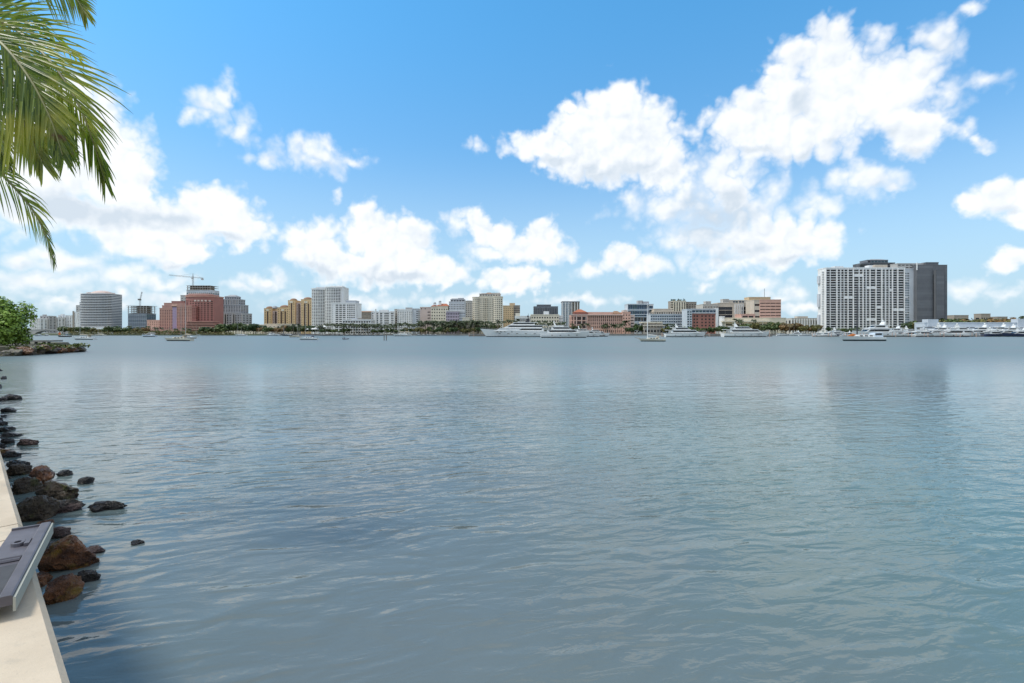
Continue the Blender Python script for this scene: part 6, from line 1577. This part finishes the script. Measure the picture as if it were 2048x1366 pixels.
tr = tag(empty('sea_grape_tree', (px(24, Yt), Yt, 1.0)), 'bright green sea-grape tree on the rocky point', 'tree')
m = MB(); hh = pz(678, Yt) - 1.0
m.tube([(0, 0, -.3), (.1, 0, hh * .6), (-.1, 0, hh + .6), (-.5, 0, hh + 2.0)], [.22, .17, .14, .08], 8)
for a in range(7): q = a * .9; m.tube([(-.1, 0, hh + .3), (1.1 * cos(q) - .6, 1.1 * sin(q), hh + 1.5), (2.6 * cos(q) - 1.0, 2.4 * sin(q), hh + 2.9)], [.10, .06, .025], 6)
m.build('trunk', BARK_D, tr)
b = MB(); rn = random.Random(8); lob = []
for (x, y, rr) in [(10, 640, 34), (-20, 632, 40), (38, 652, 24), (20, 622, 24), (-5, 612, 22), (-10, 668, 34), (25, 674, 20), (44, 636, 16), (12, 655, 30)]:
    for q in range(2): lob.append((Vector((px(x, Yt) - px(24, Yt), rn.uniform(-2.4, 2.4), pz(y, Yt) - 1.0)), rr / F * Yt * .92))
for k in range(8500):
    c, R = rn.choice(lob); d = Vector((rn.gauss(0, 1), rn.gauss(0, 1), rn.gauss(0, 1))).normalized(); p = c + d * R * rn.random() ** .3
    s = rn.uniform(.12, .25); u = (Vector((rn.gauss(0, 1), rn.gauss(0, 1), rn.gauss(0, .6)))).normalized(); n_ = (d + Vector((0, 0, .8)) + Vector((rn.gauss(0, .5), rn.gauss(0, .5), rn.gauss(0, .5)))).normalized(); u = (u - n_ * u.dot(n_)).normalized(); w_ = n_.cross(u)
    i = len(b.v); b.v += [p + (u * cos(q) + w_ * .85 * sin(q)) * s for q in (0, 1.05, 2.1, 3.14, 4.2, 5.2)]; b.f.append(tuple(range(i, i + 6))); b.m.append(0)
b.build('crown', leaf_mat('sea_grape_leaf', (0.050, 0.105, 0.014), (0.25, 0.37, 0.055), .45, 1.2), tr)
Yd = 92.0; r = tag(empty('stone_jetty', (px(65, Yd), Yd, 0)), 'low flat concrete jetty slab behind the rocky point', 'jetty')
m = MB(); zt_ = pz(680.5, Yd)
for k in range(4): m = MB(); x0 = px(32 + k * 15.7, Yd) - px(65, Yd); m.box(x0 + .02, x0 + 15.6 / F * Yd, 0, 3.2, zt_ - .28, zt_); m.build('slab', mat('jetty_slab', (.24, .235, .22), .85, var=.2, scale=.6), r)
for x in (50, 66, 82, 92): m = MB(); m.tube([(px(x, Yd) - px(65, Yd), .6, -1), (px(x, Yd) - px(65, Yd), .6, zt_ - .29)], .22, 8); m.build('pile', mat('jetty_pile', (.07, .065, .06), .9), r)
for lab, a, c, Y, rad_ in (('thick grey concrete pipe lying at the tip of the rocky point', (118, 702.5), (149, 702.8), 84.5, .26), ('shorter mossy log lying behind the grey pipe', (92, 698.3), (127, 699), 87.0, .22)):
    A, C = P3(a[0], a[1], Y), P3(c[0], c[1], Y - .3); m = MB(); m.tube([A, A.lerp(C, .3), A.lerp(C, .7), C], [rad_, rad_ * 1.02, rad_ * .98, rad_], 12)
    o = m.build('pipe' if 'pipe' in lab else 'log', mat('pipe_concrete', (.13, .115, .10), .8, var=.25, scale=1.2) if 'pipe' in lab else mat('mossy_log', (.12, .085, .04), .9, var=.4, scale=1.0)); tag(o, lab, 'pipe' if 'pipe' in lab else 'log')
